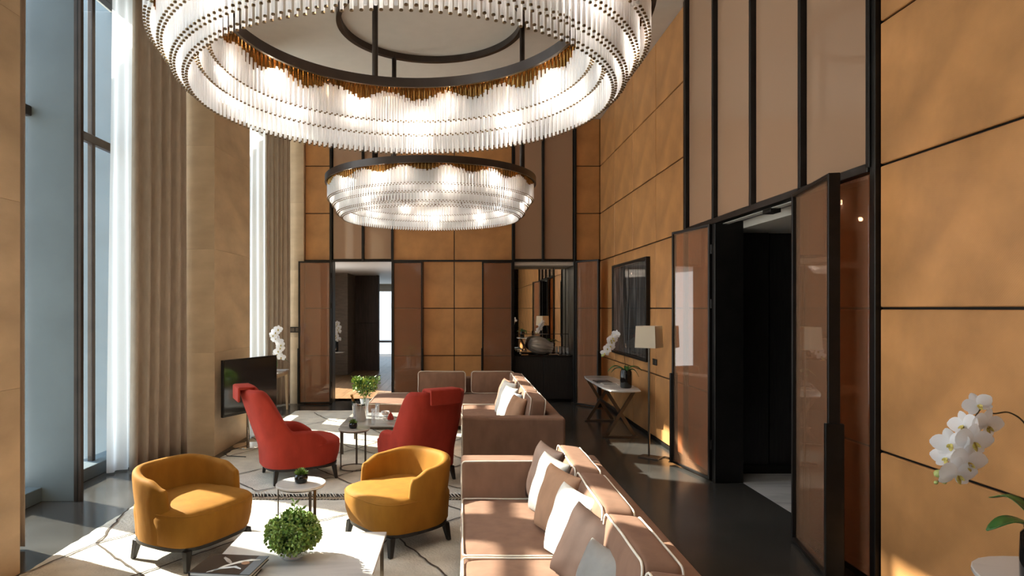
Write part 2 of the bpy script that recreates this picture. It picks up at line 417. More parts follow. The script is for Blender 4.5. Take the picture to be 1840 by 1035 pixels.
obj('head_rail', box(BM(), -3.14, XR, YB-.03, YB+.03, DH-.018, DH+.018, .004), BLACK, wb)

# left wall: travertine piers
wl = struct('wall_left', 'left wall of tall travertine piers between full height windows')
SLZ = [0, 1.33, 2.66, 3.99, ZC]
g = .0010
def pier(y0, y1, x1=XL, x0=-4.22):
    obj('pier_core', box(BM(), x0, x1-.02, y0+.02, y1-.02, 0, ZC), STONE, wl)
    for i, (a, b) in enumerate(zip(SLZ, SLZ[1:])):
        for (p, q) in ((y0, y1),) if y1-y0 < 1.6 else ((y0, (y0+y1)/2), ((y0+y1)/2, y1)): panel(wl, 'X', x1, p, q, a, b, STONE, .02, 'stone_slab', .0006)
        panel(wl, 'y', y0, x0, x1-.001, a, b, STONE, .02, 'stone_slab', .0006)
pier(3.1, 4.51); pier(8.07, 9.42); pier(-1.7, -.45); pier(12.5, 12.66, -3.12)
g = .008
# windows between the piers, glazing plane x = -4.25
def window(n, y0, y1, label, fins, mull):
    o = struct('window_%d' % n, label)
    for y in fins:
        obj('grey_fin', box(BM(), -4.85, -3.765, y, y+.045, 0, ZC, .003), GREY, o)
        obj('bronze_cap', box(BM(), -3.80, -3.725, y-.02, y+.025, 0, ZC, .004), BRZ, o)
        obj('cap_groove', box(BM(), -3.767, -3.757, y-.0215, y-.0195, 0, ZC), BLACK, o)
    for y in [y0+.03]+mull+[y1-.03]: obj('mullion', box(BM(), -4.30, -4.24, y-.03, y+.03, 0, ZC, .004), BRZ, o)
    ys = [y0]+fins+[y1]
    for k, (a, b) in enumerate(zip(ys, ys[1:])):
        a += .05 if k else 0
        obj('transom', box(BM(), -4.29, -4.22, a, b, 3.79, 3.89, .008), BRZ, o)
        obj('sill', box(BM(), -4.4, -4.12, a, b, 0, .14, .005), GREY, o)
        obj('head', box(BM(), -4.36, -4.14, a, b, ZC-.1, ZC, .005), BRZ, o)
        for z0, z1 in ((.14, 3.76), (3.90, ZC-.1)): obj('glass_pane', box(BM(), -4.262, -4.25, a+.02, b-.02, z0, z1), CLEAR, o)
    return o
window(1, 4.51, 8.07, 'tall near window with grey fin and bronze mullions beside sheer curtain', [6.19], [7.27])
window(2, 9.42, 12.5, 'tall far window behind the television pier, mostly hidden by stone', [10.85], [])
window(3, -.45, 3.1, 'tall window beside the camera between travertine piers', [1.3], [])
# outer flanks of the piers seen through the glass
ofl = struct('trim_1', 'blue grey outer cladding of the piers beyond the glass')
for y0, y1 in ((3.1, 4.51), (8.07, 9.42), (12.5, 13.3)): obj('cladding', box(BM(), -6.2, -4.27, y0, y1, -.2, ZC+.3, .004), GREY, ofl)
wf = struct('wall_front', 'wall of tan leather panels behind the camera')
obj('wall_core', box(BM(), -4.5, 3.3, -4.25, -4.03, 0, ZC), BLACK, wf)
for k in range(6):
    for z0 in ROWZ[:6]: o = panel(wf, 'y', -4.03, -4.2+1.165*k, -4.2+1.165*(k+1), z0, z0+.95); o.rotation_euler = (0, 0, PI)
wlb = obj('wall_left', box(BM(), -4.5, -4.2, -4, -1.7, 0, ZC), STONE); setp(wlb, 'plain stone wall at the left behind the camera', kind='structure')

# switch plate
sp_ = thing('switch_panel', 'black switch panel on the stone left of the back doorway', 'switch', (-3.33, 12.49, 1.475))
obj('plate', box(BM(), -.17, .15, -.012, .01, -.055, .055, .004), BLACK, sp_)
for i in range(3): obj('switch_key', box(BM(), -.15+.1*i, -.07+.1*i, -.018, -.012, -.035, .035, .002), BRZL, sp_)

# ------------------------------------------------------------------ corridor behind the back wall
cor = struct('wall_corridor', 'dark wood and taupe walls of the corridor seen through the back doorway')
obj('taupe_panel', box(BM(), -4.3, -3.22, 17.9, 19.3, 0, 2.9, .004), TAUPEW, cor)
obj('panel_backing', box(BM(), -3.25, -2.57, 19.3, 19.35, 0, 2.9), BLACK, cor)
for z in (0, 1.45): obj('smoked_panel', box(BM(), -3.25, -2.57, 19.2, 19.3, z+.004, z+1.446, .004), WALN, cor)
obj('door_edge', box(BM(), -2.57, -2.50, 19.12, 19.35, 0, 2.9, .004), WALN, cor)
obj('side_wall', box(BM(), -1.3, -1.15, 12.9, 19.3, 0, 2.9), TAUPEW, cor)
obj('side_wall', box(BM(), -1.5, -1.15, 19.2, 26, 0, 2.9), TAUPEW, cor)
obj('window_pier', box(BM(), -4.3, -4.2, 12.9, 13.9, 0, 2.9), TAUPEW, cor)
obj('window_pier', box(BM(), -4.3, -4.2, 15.6, 18, 0, 2.9), TAUPEW, cor)
obj('far_lintel', box(BM(), -6, -1.2, 26, 26.2, 2.6, 2.95), CEIL, cor)
obj('window_mullion', box(BM(), -4.05, -3.95, 26, 26.12, 0, 2.6), BRZL, cor)
obj('far_glass', box(BM(), -6, -1.2, 26.05, 26.06, 0, 2.6), mixmat('sky_dimming_glass', .97, (.46, .50, .53), 0, (.3, .3, .3)), cor)  # tint added to dim the overbright sky and far room
obj('side_wall', box(BM(), -6.1, -6, 19.3, 26.2, 0, 2.95), TAUPEW, cor)
obj('side_wall', box(BM(), -6.1, -4.3, 19.3, 19.4, 0, 2.95), TAUPEW, cor)
obj('far_ceiling', box(BM(), -6.1, -4.3, 19.3, 26.2, 2.9, 3.0), CEIL, cor)
obj('far_floor', box(BM(), -6.1, -4.4, 19.3, 26.2, -.1, 0), OAKF, cor)
cc = obj('ceiling', box(BM(), -4.4, -1.1, 12.88, 26.2, 2.9, 3.0), mat('white_paint', (.75, .73, .70), .5, var=.01)); setp(cc, 'white corridor ceiling beyond the back doorway', kind='structure')
cf = struct('floor', 'oak plank floor of the corridor beyond the back doorway')
box_ = {}
for i in range(16):
    x = -4.4+.205*i; oy = (i*1.37) % 2.1
    ys = [12.88]+[12.88+oy+2.1*k for k in range(8) if 12.95 < 12.88+oy+2.1*k < 26]+[26.2]
    for a, b in zip(ys, ys[1:]):
        o = obj('plank', box(BM(), x+.001, x+.204, a+.001, b-.001, -.04, 0, .0015), OAKF, cf)
# study chair and desk in the bright room
dk = thing('writing_desk', 'red walnut writing desk in the bright far room', 'desk', (-3.4, 22.4, 0))
obj('desk_top', box(BM(), -.9, 1.3, -.35, .35, .70, .75, .01), COFFW, dk)
for x in (-.85, 1.2):
    for y in (-.3, .3): obj('leg', box(BM(), x-.03, x+.03, y-.03, y+.03, 0, .7, .004), COFFW, dk)
mon = thing('monitor', 'dark screen standing on the writing desk in the far room', 'monitor', (-3.15, 22.4, .755), R(75))
obj('screen', box(BM(), -.25, .25, -.02, .02, .1, .62, .01), SCREEN, mon); obj('stand', box(BM(), -.03, .03, -.06, .06, 0, .12, .004), BLACK, mon)
dch = thing('desk_chair', 'slim wooden chair at the writing desk in the far room', 'chair', (-3.2, 20.6, 0), R(-80))
obj('seat', box(BM(), -.22, .22, -.22, .22, .42, .47, .02, 2), COFFW, dch); obj('backrest', box(BM(), -.2, .2, .2, .24, .6, .86, .015, 2), COFFW, dch)
for x in (-.2, .2):
    obj('leg', box(BM(), x-.015, x+.015, -.2, -.17, 0, .43), COFFW, dch); obj('leg', box(BM(), x-.015, x+.015, .19, .22, 0, .8), COFFW, dch)

# ------------------------------------------------------------------ bar niche
nb = struct('wall_niche', 'black lined bar niche with mirrored back')
obj('side_panel', box(BM(), O2[0]-.05, O2[0], YB+.28, 13.3, 0, DH, .003), DARK, nb)
obj('side_panel', box(BM(), O2[1], O2[1]+.05, YB+.28, 13.3, 0, DH, .003), DARK, nb)
obj('back_panel', box(BM(), O2[0]-.05, O2[1]+.05, 13.26, 13.32, 0, DH, .003), DARK, nb)
obj('ceiling_panel', box(BM(), O2[0]-.05, O2[1]+.05, YB+.03, 13.3, DH-.09, DH), CEIL, nb)
for z0, z1 in ((.97, 1.355), (1.36, DH-.09)):
    for x0, x1 in ((O2[0], 1.945), (1.95, O2[1])): obj('mirror_panel', box(BM(), x0+.003, x1-.003, 13.245, 13.26, z0+.003, z1-.003, .002), MIRROR, nb)
bc = thing('bar_cabinet', 'black bar cabinet filling the niche under the mirror', 'cabinet', (0, 0, 0))
obj('body', box(BM(), O2[0]+.005, O2[1]-.005, 12.72, 13.24, .06, .93), DARK, bc)
obj('worktop', box(BM(), O2[0]+.002, O2[1]-.002, 12.68, 13.24, .93, .955, .003), BLKGL, bc)
for x0, x1 in ((O2[0]+.01, 1.66), (1.67, O2[1]-.01)): obj('door', box(BM(), x0, x1, 12.70, 12.72, .08, .92, .002), DARK, bc)
obj('plinth', box(BM(), O2[0]+.02, O2[1]-.02, 12.8, 13.2, 0, .06), BLACK, bc)
pv = thing('pleated_vase', 'wide pleated silver vase lying on the black bar top', 'vase', (1.62, 12.93, 1.13), R(8))
bm = BM(); prof = [(.05, -.24), (.12, -.2), (.165, -.10), (.175, 0), (.16, .1), (.12, .18), (.105, .23), (.125, .26), (.10, .25), (.07, .1)]
lathe(bm, prof, 72, flute=(14, .05)); bmesh.ops.rotate(bm, verts=bm.verts, cent=(0, 0, 0), matrix=Matrix.Rotation(R(100), 3, 'Y'))
obj('vase_body', bm, SILVER, pv, True)
def glass_cup(loc, r, h, label, group, m=None, name='glass_tumbler', cat='glass'):
    t = thing(name, label, cat, loc, 0, group)
    obj('glass_body', lathe(BM(), [(r*.75, 0), (r*.85, h*.1), (r, h), (r*.93, h), (r*.8, h*.14), (.002, h*.12)], 16), m or CUP, t, True); return t
CUP = mixmat('drinking_glass', .72, (.97, .98, 1), .03, (.8, .82, .84), ior=1.9)
for pos, x in zip(('leftmost', 'second from left', 'third from left', 'rightmost'), (1.98, 2.055, 2.13, 2.205)):
    glass_cup((x, 13.0, .956), .03, .13, '%s of four small clear glasses at the right end of the bar top' % pos, 'glasses on the bar')
bt = thing('bar_tray', 'small steel tray lying flat on the black bar top', 'tray', (1.88, 12.82, .956)); obj('tray_dish', box(BM(), -.1, .1, -.06, .06, 0, .02, .006, 2), STEEL, bt)
glass_cup((1.20, 12.78, .956), .035, .05, 'low steel bowl at the left end of the bar top', None, STEEL, 'steel_bowl', 'bowl')

# ------------------------------------------------------------------ curtains
def curtain(name, label, cat, p0, p1, z1, folds, amp, m, seed, flare=.0, z0=.02, nz=26, thick=True):
    rnd = random.Random(seed); p0, p1 = Vector(p0), Vector(p1); d = p1-p0; L = d.length; d.normalize(); nrm = Vector((d.y, -d.x))
    n = folds*8; bm = BM(); cols = []
    ph = [rnd.uniform(.7, 1.3) for _ in range(folds+1)]; sh = [rnd.uniform(-.3, .3) for _ in range(folds+1)]
    for j in range(nz+1):
        f = j/nz; z = z0+(z1-z0)*f; row = []
        for i in range(n+1):
            u = i/n; k = u*folds; w_ = ph[int(min(k, folds-1))]
            zz = (1-f)
            off = amp*w_*math.sin(2*PI*k+sh[int(min(k, folds-1))]*zz)*(.75+.45*zz)
            off += .03*zz*math.sin(5*u+seed+2.2*zz)
            s = (u-1)*(1+flare*zz**1.5)+1
            p = p0+d*(L*s+.012*math.sin(7*u+3*zz+seed))+nrm*off
            row.append(bm.verts.new((p.x, p.y, z)))
        cols.append(row)
    for a, b in zip(cols, cols[1:]):
        for i in range(n): bm.faces.new((a[i], a[i+1], b[i+1], b[i]))
    t = thing(name, label, cat)
    o = obj('curtain_cloth', bm, m, t, True, recalc=False)
    if thick: md = o.modifiers.new('s', 'SOLIDIFY'); md.thickness = .004
    return t
curtain('sheer_curtain', 'white sheer curtain hanging at the near left window', 'curtain', (-3.99, 7.20), (-3.83, 7.74), ZC-.02, 4, .032, SHEER, 3, .08, thick=False)
curtain('linen_curtain', 'floor length taupe linen curtain against the stone pier at the near window', 'curtain', (-3.82, 7.34), (-3.50, 8.02), ZC-.02, 5, .042, LINEN, 5, .10)
curtain('linen_curtain', 'taupe linen curtain gathered behind the nearest travertine pier', 'curtain', (-3.75, 4.56), (-3.45, 4.98), ZC-.02, 4, .032, LINEN, 8, .05)
curtain('sheer_curtain', 'white sheer curtain at the far window behind the television', 'curtain', (-3.95, 11.75), (-3.65, 12.15), ZC-.02, 4, .03, SHEER, 9, .05, thick=False)
curtain('linen_curtain', 'taupe linen curtain at the far window left of the switch panel', 'curtain', (-3.72, 12.0), (-3.36, 12.40), ZC-.02, 5, .03, LINEN, 11, .05)
for y0, y1, lab in ((4.6, 8.0, 'near'), (9.5, 12.4, 'far')):
    o = obj('trim_2', box(BM(), -4.1, -3.55, y0, y1, ZC-.02, ZC-.001), BLACK); setp(o, 'black curtain track recessed in the ceiling over the %s window' % lab, kind='structure')

# ------------------------------------------------------------------ chandeliers
rodme = {}
def rod_mesh(L):
    k = round(L, 2)
    if k in rodme: return rodme[k]
    bm = BM(); r = .0080
    lathe(bm, [(r, 0), (r, -.07), (r, -L+.006), (r*1.02, -L+.006), (r*1.02, -L)], 6)
    me = bpy.data.meshes.new('rod'); bm.to_mesh(me); bm.free()
    me.materials.append(ROD); me.materials.append(RODCAP); me.materials.append(RODREFL)
    for p in me.polygons:
        if p.center.z < -L+.0059 : p.material_index = 1
        elif -.05 < p.center.z : p.material_index = 2
    rodme[k] = me; return me
TIERS = [(1.33, 3.28), (1.272, 3.20), (1.215, 3.105), (1.16, 3.06), (1.108, 3.185), (1.052, 3.27)]
def chandelier(name, label, X, Y, angs, near):
    t = thing(name, label, 'chandelier', (X, Y, 0))
    zt = 3.53
    # canopy ring
    def annulus(r0, r1, z0, z1, m, nm, n=128):
        bm = BM(); rings = [[bm.verts.new((r*math.cos(2*PI*k/n), r*math.sin(2*PI*k/n), z)) for k in range(n)] for r, z in ((r0, z0), (r1, z0), (r1, z1), (r0, z1))]
        for a, b in zip(rings, rings[1:]+rings[:1]):
            for k in range(n): bm.faces.new((a[k], a[(k+1) % n], b[(k+1) % n], b[k]))
        return obj(nm, bm, m, t, True, 40)
    annulus(1.015, 1.37, zt+.012, zt+.05, BRZ, 'top_ring')
    annulus(1.355, 1.375, zt-.02, zt+.06, BRZ, 'outer_band')
    annulus(1.0, 1.02, zt-.012, zt+.055, BRZ, 'inner_band')
    annulus(1.02, 1.355, zt+.002, zt+.012, GOLD, 'brass_plate')
    annulus(1.17, 1.235, ZC-.09, ZC-.002, BRZ, 'ceiling_ring')
    for a in angs:
        x, y = 1.2*math.cos(R(a)), 1.2*math.sin(R(a))
        obj('hanging_pole', tube(BM(), [(x, y, zt+.04), (x, y, ZC-.05)], .034, 14), BRZ, t, True)
    # bulbs
    for k in range(16):
        a = 2*PI*(k+.5)/16; r = 1.19
        b = obj('bulb', lathe(BM(), [(.008, zt-.0), (.014, zt-.02), (.02, zt-.045), (.012, zt-.07), (.002, zt-.078)], 10, r*math.cos(a), r*math.sin(a)), BULB, t, True)
    singles = []
    for ti, (r, zb) in enumerate(TIERS):
        n = int(2*PI*r/.0195)
        bm = BM(); capf = []
        for k in range(n):
            a = 2*PI*k/n; rr = r+(.008 if k % 2 else -.008); z2 = zb+(.014 if k % 2 else 0)
            x, y = rr*math.cos(a), rr*math.sin(a)
            if near and Y+y > .5:
                ytop = max(0, CY-(zt-EYE)*F/(Y+y)); ybot = CY-(z2-EYE)*F/(Y+y); px = CX+(X+x)*F/(Y+y)
                vis = (ybot-ytop)/(Y+y) if 0 < px < 1840 else 0
                if ti in (0, 3) and y < .2 and ybot > 5: singles.append((vis, x, y, z2)); continue
            L = zt-z2; q = .0080
            ring = [[bm.verts.new((x+q*math.cos(2*PI*j/5+a), y+q*math.sin(2*PI*j/5+a), z)) for j in range(5)] for z in (zt, zt-.055-.03*math.cos(16*a)-random.uniform(0, .02), z2+.007, z2)]  # wavy lower edge of the painted gold reflection follows the bulbs
            for u, v in zip(ring, ring[1:]):
                for j in range(5): bm.faces.new((u[j], u[(j+1) % 5], v[(j+1) % 5], v[j]))
            bm.faces.new(ring[3])
        o = obj('rod_tier', bm, [ROD, RODCAP, RODREFL], t, True, recalc=False); o['kind'] = 'stuff'
        for p in o.data.polygons:
            if p.center.z > zt-.06 : p.material_index = 2; continue
            if p.center.z < zb+.0065 or (zb+.0135 < p.center.z < zb+.0205 and len(p.vertices) == 4 and p.area < .0001) or len(p.vertices) == 5: p.material_index = 1
    singles.sort(key=lambda s: -s[0])
    for vis, x, y, z2 in singles[:300]:
        o = bpy.data.objects.new('glass_rod', rod_mesh(zt-z2)); C.objects.link(o); o.parent = t; o.location = (x, y, zt)
    rest = singles[300:]
    if rest:
        bm = BM()
        for vis, x, y, z2 in rest: lathe(bm, [(.0080, zt), (.0080, z2)], 5, x, y)
        o = obj('rod_tier', bm, ROD, t, True, recalc=False); o['kind'] = 'stuff'
    for k in range(30):
        a = 2*PI*(k+.5)/30; rl = (1.30, 1.187, 1.08, 1.245, 1.134)[k % 5]
        l = bpy.data.lights.new('chandelier_bulb_light', 'POINT'); l.energy = 7.5 if near else 6; l.color = (1, .89, .77); l.shadow_soft_size = .03
        lo = bpy.data.objects.new('bulb_light', l); C.objects.link(lo); lo.parent = t; lo.location = (rl*math.cos(a), rl*math.sin(a), zt-(.12, .30, .20)[k % 3] if k % 5 else zt-.12)
    return t
BULB = emis('warm_bulb', (1, .72, .42), 30)
chandelier('ring_chandelier', 'largest ring chandelier of glass rods, nearest the camera', -.315, 3.6, (20, 160, 270), True)
chandelier('ring_chandelier', 'farther ring chandelier of glass rods hanging before the back wall', -.39, 8.3, (0, 120, 240), False)

# ------------------------------------------------------------------ rugs
def polyline_ribbon(bm, pts, w, z):
    for a, b in zip(pts, pts[1:]):
        a, b = Vector(a), Vector(b); n = max(2, int((b-a).length/.06)); prev = None
        t = (b-a).normalized(); s = Vector((-t.y, t.x))
        for k in range(n+1):
            p = a.lerp(b, k/n); j = noise.noise(Vector((p.x*9, p.y*9, 3)))*.022
            ww = w*(.7+.6*abs(noise.noise(Vector((p.x*17, p.y*17, 7)))))
            cur = [bm.verts.new((p.x+s.x*(j+q*ww/2), p.y+s.y*(j+q*ww/2), z)) for q in (-1, 1)]
            if prev: bm.faces.new((prev[0], prev[1], cur[1], cur[0]))
            prev = cur
def rug(name, label, x0, x1, y0, y1, seed, fringe):
    rnd = random.Random(seed); t = thing(name, label, 'rug')
    bm = BM(); nx, ny = 50, int((y1-y0)*14); vs = [[None]*(ny+1) for _ in range(nx+1)]
    for i in range(nx+1):
        for j in range(ny+1):
            x = x0+(x1-x0)*i/nx; y = y0+(y1-y0)*j/ny
            e = min(i, nx-i, j, ny-j)
            if e == 0: x += rnd.uniform(-.008, .008); y += rnd.uniform(-.008, .008)
            vs[i][j] = bm.verts.new((x, y, .004 if e == 0 else .024+.004*noise.noise(Vector((x*6, y*6, seed)))))
    for i in range(nx):
        for j in range(ny): bm.faces.new((vs[i][j], vs[i+1][j], vs[i+1][j+1], vs[i][j+1]))
    o = obj('rug_pile', bm, RUG, t, True); o['kind'] = 'stuff'
    bm = BM(); cell = 1.15; rows = {}
    W = int((x1-x0)/cell)+2; H = int((y1-y0)/cell)+2
    pt = {(i, j): (x0-.2+cell*(i+(.5 if j % 2 else 0))+rnd.uniform(-.16, .16), y0-.1+cell*.62*j+rnd.uniform(-.12, .12)) for i in range(-1, W+1) for j in range(0, int(H/.62)+2)}
    def clip(p): return (min(max(p[0], x0+.02), x1-.02), min(max(p[1], y0+.02), y1-.02))
    def inside(p): return x0-.3 < p[0] < x1+.3 and y0-.3 < p[1] < y1+.3
    for (i, j), p in pt.items():
        for q in ((i, j+1), ((i+1 if j % 2 else i-1), j+1)):
            if q in pt and inside(p) and inside(pt[q]):
                a, b = clip(p), clip(pt[q])
                if math.dist(a, b) > .25: polyline_ribbon(bm, [a, b], .020, .0315)
    o = obj('woven_line', bm, RUGL, t); o['kind'] = 'stuff'
    if fringe:
        bm = BM(); n = int((x1-x0)/.032)
        for k in range(n):
            x = x0+.02+(x1-x0-.04)*k/n; dx = .045+rnd.uniform(-.012, .012)
            for y, s in fringe: tube(bm, [(x, y, .016), (x+dx*.5, y+s*.05, .012), (x+dx, y+s*rnd.uniform(.09, .11), .006)], .0055, 4)
        o = obj('fringe', bm, RUG, t, True); o['kind'] = 'stuff'
    return t
rug('wool_rug', 'cream wool rug with dark diamond lines under the mustard armchairs', -3.13, .12, 1.6, 6.22, 4, [(6.21, 1)])
rug('wool_rug', 'cream wool rug with dark diamond lines under the red armchairs', -3.05, .12, 6.42, 11.62, 12, [(6.43, -1)])

# ------------------------------------------------------------------ tub and wing armchairs
def armchair(name, label, loc, rz, a, b, Hf, thick, phm, lean, m, base_s=.86, zleg=.165, seatz=.42, n_out=2.5, seat_fwd=.05, legw=.036, splay=.022, taperb=.95, cloth=False, piping_r=.0045, nsq=3.7):
    """faces local +X ; Hf(phi) = height of the shell at angle phi from the back"""
    t = thing(name, label, 'armchair', loc, rz)
    NP = 44; bm = BM(); secs = []
    for i in range(NP+1):
        ph = -phm+2*phm*i/NP; H = Hf(abs(ph)/phm, ph); th = thick*(1-.25*(abs(ph)/phm)**3)
        endr = min(1, (1-abs(ph)/phm)*9+.35)
        sec = []
        def pos(r_in, z):
            x, y = rbox_tub(PI-ph, a, b, n_out)
            rad = math.hypot(x, y); s = (taperb+(1-taperb)*min(1, max(0, (z-zleg)/.35)))
            k = (rad*s-r_in)/rad
            px, py = x*k, y*k
            zz = max(0, z-seatz+.05)
            px -= lean*zz*(1 if H < .75 else 1)
            px -= .02*zz
            return Vector((px, py, z))
        za = zleg
        for k in range(9): sec.append(pos(0, za+(H-th*.5-za)*k/8))
        for k in range(1, 6):
            q = PI*k/6; sec.append(pos(th/2-th/2*math.cos(q), H-th*.5+th*.5*math.sin(q)))
        for k in range(9): sec.append(pos(th, (H-th*.5)+(seatz-.14-(H-th*.5))*k/8))
        secs.append([bm.verts.new(v) for v in sec])
    for p, q in zip(secs, secs[1:]):
        for k in range(len(p)-1): bm.faces.new((p[k], p[k+1], q[k+1], q[k]))
    # rounded front ends of the arms
    for s_, sg in ((secs[0], -1), (secs[-1], 1)):
        n = len(s_); c = sum((v.co for v in s_), Vector())/n
        mid = []
        half = n//2
        ring = s_
        # bulge strip: outer -> inner joined over a mid column
        col = []
        for k in range(half+1):
            o_, i_ = s_[k].co, s_[n-1-k].co
            mm = (o_+i_)/2
            d = Vector((s_[0].co.y, -s_[0].co.x, 0)).normalized()*(-sg); d = d if d.x > 0 else -d
            col.append(bm.verts.new(mm+d*thick*.35*(1 if k < half-2 else .4)))
        for k in range(half):
            bm.faces.new((s_[k], s_[k+1], col[k+1], col[k])); bm.faces.new((s_[n-1-k], s_[n-2-k], col[k+1], col[k]))
    bmesh.ops.remove_doubles(bm, verts=bm.verts, dist=.0005)
    o = obj('backrest_shell', bm, m, t, True); md = o.modifiers.new('sub', 'SUBSURF'); md.levels = 1; md.render_levels = 1
    # seat body
    bm = BM(); n = 56; rings = []
    prof = [(.915, zleg-.005), (.945, zleg+.012), (.955, zleg+.10), (.975, seatz-.07), (.972, seatz-.03), (.945, seatz-.006), (.83, seatz+.012), (.55, seatz+.026), (.25, seatz+.032)]
    for s, z in prof:
        row = []
        for k in range(n):
            q = 2*PI*k/n; x, y = rbox_tub(q, a, b, nsq)
            fw = seat_fwd*max(0, math.cos(q))*(1 if z > zleg+.05 else .4)
            row.append(bm.verts.new((x*s+fw*(s/.95), y*s*(1 if x > 0 else .93), z)))
        rings.append(row)
    for p, q in zip(rings, rings[1:]):
        for k in range(n): bm.faces.new((p[k], p[(k+1) % n], q[(k+1) % n], q[k]))
    bm.faces.new(rings[0][::-1]); bm.faces.new(rings[-1])
    so_ = obj('seat', bm, m, t, True)
    bm = BM(); loop = []
    for k in range(n):
        q = 2*PI*k/n; x, y = rbox_tub(q, a, b, nsq)
        if x > -.1: loop.append(((x*.968+seat_fwd*max(0, math.cos(q))), y*.968*(1 if x > 0 else .93), seatz-.022, math.atan2(y, x)))
    loop.sort(key=lambda v: v[3]); tube(bm, [v[:3] for v in loop], piping_r, 6)
    obj('seam_piping', bm, m, so_, True)
    # dark plinth
    bm = BM(); rr = []
    for s, z in ((.89, zleg-.03), (.925, zleg-.028), (.935, zleg), (.87, zleg+.005)):
        rr.append([bm.verts.new((rbox_tub(2*PI*k/n, a, b, 3.4)[0]*s+.015, rbox_tub(2*PI*k/n, a, b, 3.4)[1]*s, z)) for k in range(n)])
    for p, q in zip(rr, rr[1:]):
        for k in range(n): bm.faces.new((p[k], p[(k+1) % n], q[(k+1) % n], q[k]))
    bm.faces.new(rr[0][::-1]); bm.faces.new(rr[-1])
    obj('plinth', bm, DARK, t, True, 40)
    for sx in (-1, 1):
        for sy in (-1, 1):
            bm = BM(); x, y = sx*a*.74+.02, sy*b*.74
            top = [(-legw*.75, -legw*.75), (legw*.75, -legw*.75), (legw*.75, legw*.75), (-legw*.75, legw*.75)]
            A = [bm.verts.new((x+u, y+v, zleg-.02)) for u, v in top]
            B = [bm.verts.new((x+sx*splay+u*.6, y+sy*splay+v*.6, 0)) for u, v in top]
            for k in range(4): bm.faces.new((A[k], A[(k+1) % 4], B[(k+1) % 4], B[k]))
            bm.faces.new(A[::-1]); bm.faces.new(B)
            bmesh.ops.bevel(bm, geom=bm.edges[:], offset=.004, segments=1, affect='EDGES')
            obj('leg', bm, DARK, t)
    return t
def sm(x, a, b):
    x = max(0, min(1, (x-a)/(b-a))); return x*x*(3-2*x)
yH = lambda u, ph: .675-.045*sm(u, .3, .8)-.06*sm(u, .8, 1.0)
Z0 = .026
armchair('tub_armchair', 'mustard velvet tub armchair on the left, beside the curtains', (-2.08, 4.86, Z0), R(-27), .36, .375, yH, .075, R(114), .10, YEL)
armchair('tub_armchair', 'mustard velvet tub armchair in front of the red armchair, next to the sofa', (-.50, 5.14, Z0), R(222), .36, .38, yH, .075, R(114), .10, YEL)
rH = lambda u, ph: 1.02-.46*sm(u, .42, .60)-.05*sm(u, .8, 1.0)-.05*sm(u, .93, 1.0)
def drape(t, x, w_, z, th, m, tilt):
    """a headrest roll hung over the top of the back"""
    bm = BM()
    n0 = len(bm.verts); box(bm, x+.052, x+.105, -w_/2, w_/2, z-.24, z-.01, .022, 3)
    bmesh.ops.rotate(bm, verts=bm.verts[:], cent=(x+.06, 0, z), matrix=Matrix.Rotation(-tilt, 3, 'Y'))
    box(bm, x-.085, x+.085, -w_/2, w_/2, z-.028, z+.006, .014, 3)
    box(bm, x-.092, x-.066, -w_/2, w_/2, z-.155, z, .011, 3)
    for v in bm.verts: v.co += noise.noise_vector(v.co*9)*.004
    o = obj('headrest_cover', bm, m, t, True, 50)
    return o
for lab, loc, rz in (('rust red wing armchair facing right, beside the television', (-1.83, 7.05, Z0), R(28)), ('rust red wing armchair seen from behind, next to the sofa arm', (-.50, 7.0, Z0), R(122))):
    t = armchair('wing_armchair', lab, loc, rz, .42, .385, rH, .11, R(128), .30, RED, seatz=.42, zleg=.17, seat_fwd=.04, legw=.034, n_out=3.0, nsq=3.0)
    drape(t, -.573, .36, 1.040, .06, RED, .27)

# ------------------------------------------------------------------ sofas
def seat_cushion(t, x0, x1, y0, y1, z0, z1, m=ROSE):
    c = soft('seat_cushion', x0, x1, y0, y1, z0, z1, .035, m, t, puff=.022)
    piping('piping', [ring_rect('z', z1-.004, x0+.012, x1-.012, y0+.012, y1-.012, .03), ring_rect('z', z0+.02, x0+.004, x1-.004, y0+.004, y1-.004, .03)], c)
    return c
def back_cushion(t, ax, c0, c1, a0, a1, z0, z1, lean, m=ROSE):
    """box cushion standing on the seat; ax 'x' thickness along X between c0, c1"""
    if ax == 'x': c = soft('back_cushion', c0, c1, a0, a1, z0, z1, .03, m, t, puff=.03)
    else: c = soft('back_cushion', a0, a1, c0, c1, z0, z1, .03, m, t, puff=.03)
    piping('piping', [ring_rect(ax, q, a0+.012, a1-.012, z0+.012, z1-.012, .045, wob=.008) for q in (c0+.004, c1-.004)], c)
    piv = Vector(((c0+c1)/2, (a0+a1)/2, z0)) if ax == 'x' else Vector(((a0+a1)/2, (c0+c1)/2, z0))
    M = Matrix.Translation(piv) @ Matrix.Rotation(lean, 4, 'Y' if ax == 'x' else 'X') @ Matrix.Translation(-piv)
    c.data.transform(M)
    for ch in c.children: ch.data.transform(M)
    return c
ns = thing('velvet_sofa', 'rose brown velvet sofa nearest the camera with cream piping', 'sofa', (.55, 3.2, .026))
def L(x, o=.55): return x-o
Yo = 3.2
for x in (.08, 1.0):
    for y in (1.3-Yo, 4.98-Yo): obj('foot', box(BM(), L(x)-.03, L(x)+.03, y-.03, y+.03, .004 if x < .2 else -.026, .07, .004), BLACK, ns)
soft('base', L(.01), L(1.07), 1.1-Yo, 5.06-Yo, .06, .245, .02, ROSE, ns)
ar = soft('arm', L(0), L(1.09), 4.885-Yo, 5.10-Yo, .07, .69, .03, ROSE, ns)
piping('piping', [ring_rect('y', 4.892-Yo, L(.006), L(1.082), .08, .684, .03)], ar)
br = soft('back_rail', L(.96), L(1.09), 1.1-Yo, 4.90-Yo, .07, .68, .03, ROSE, ns)
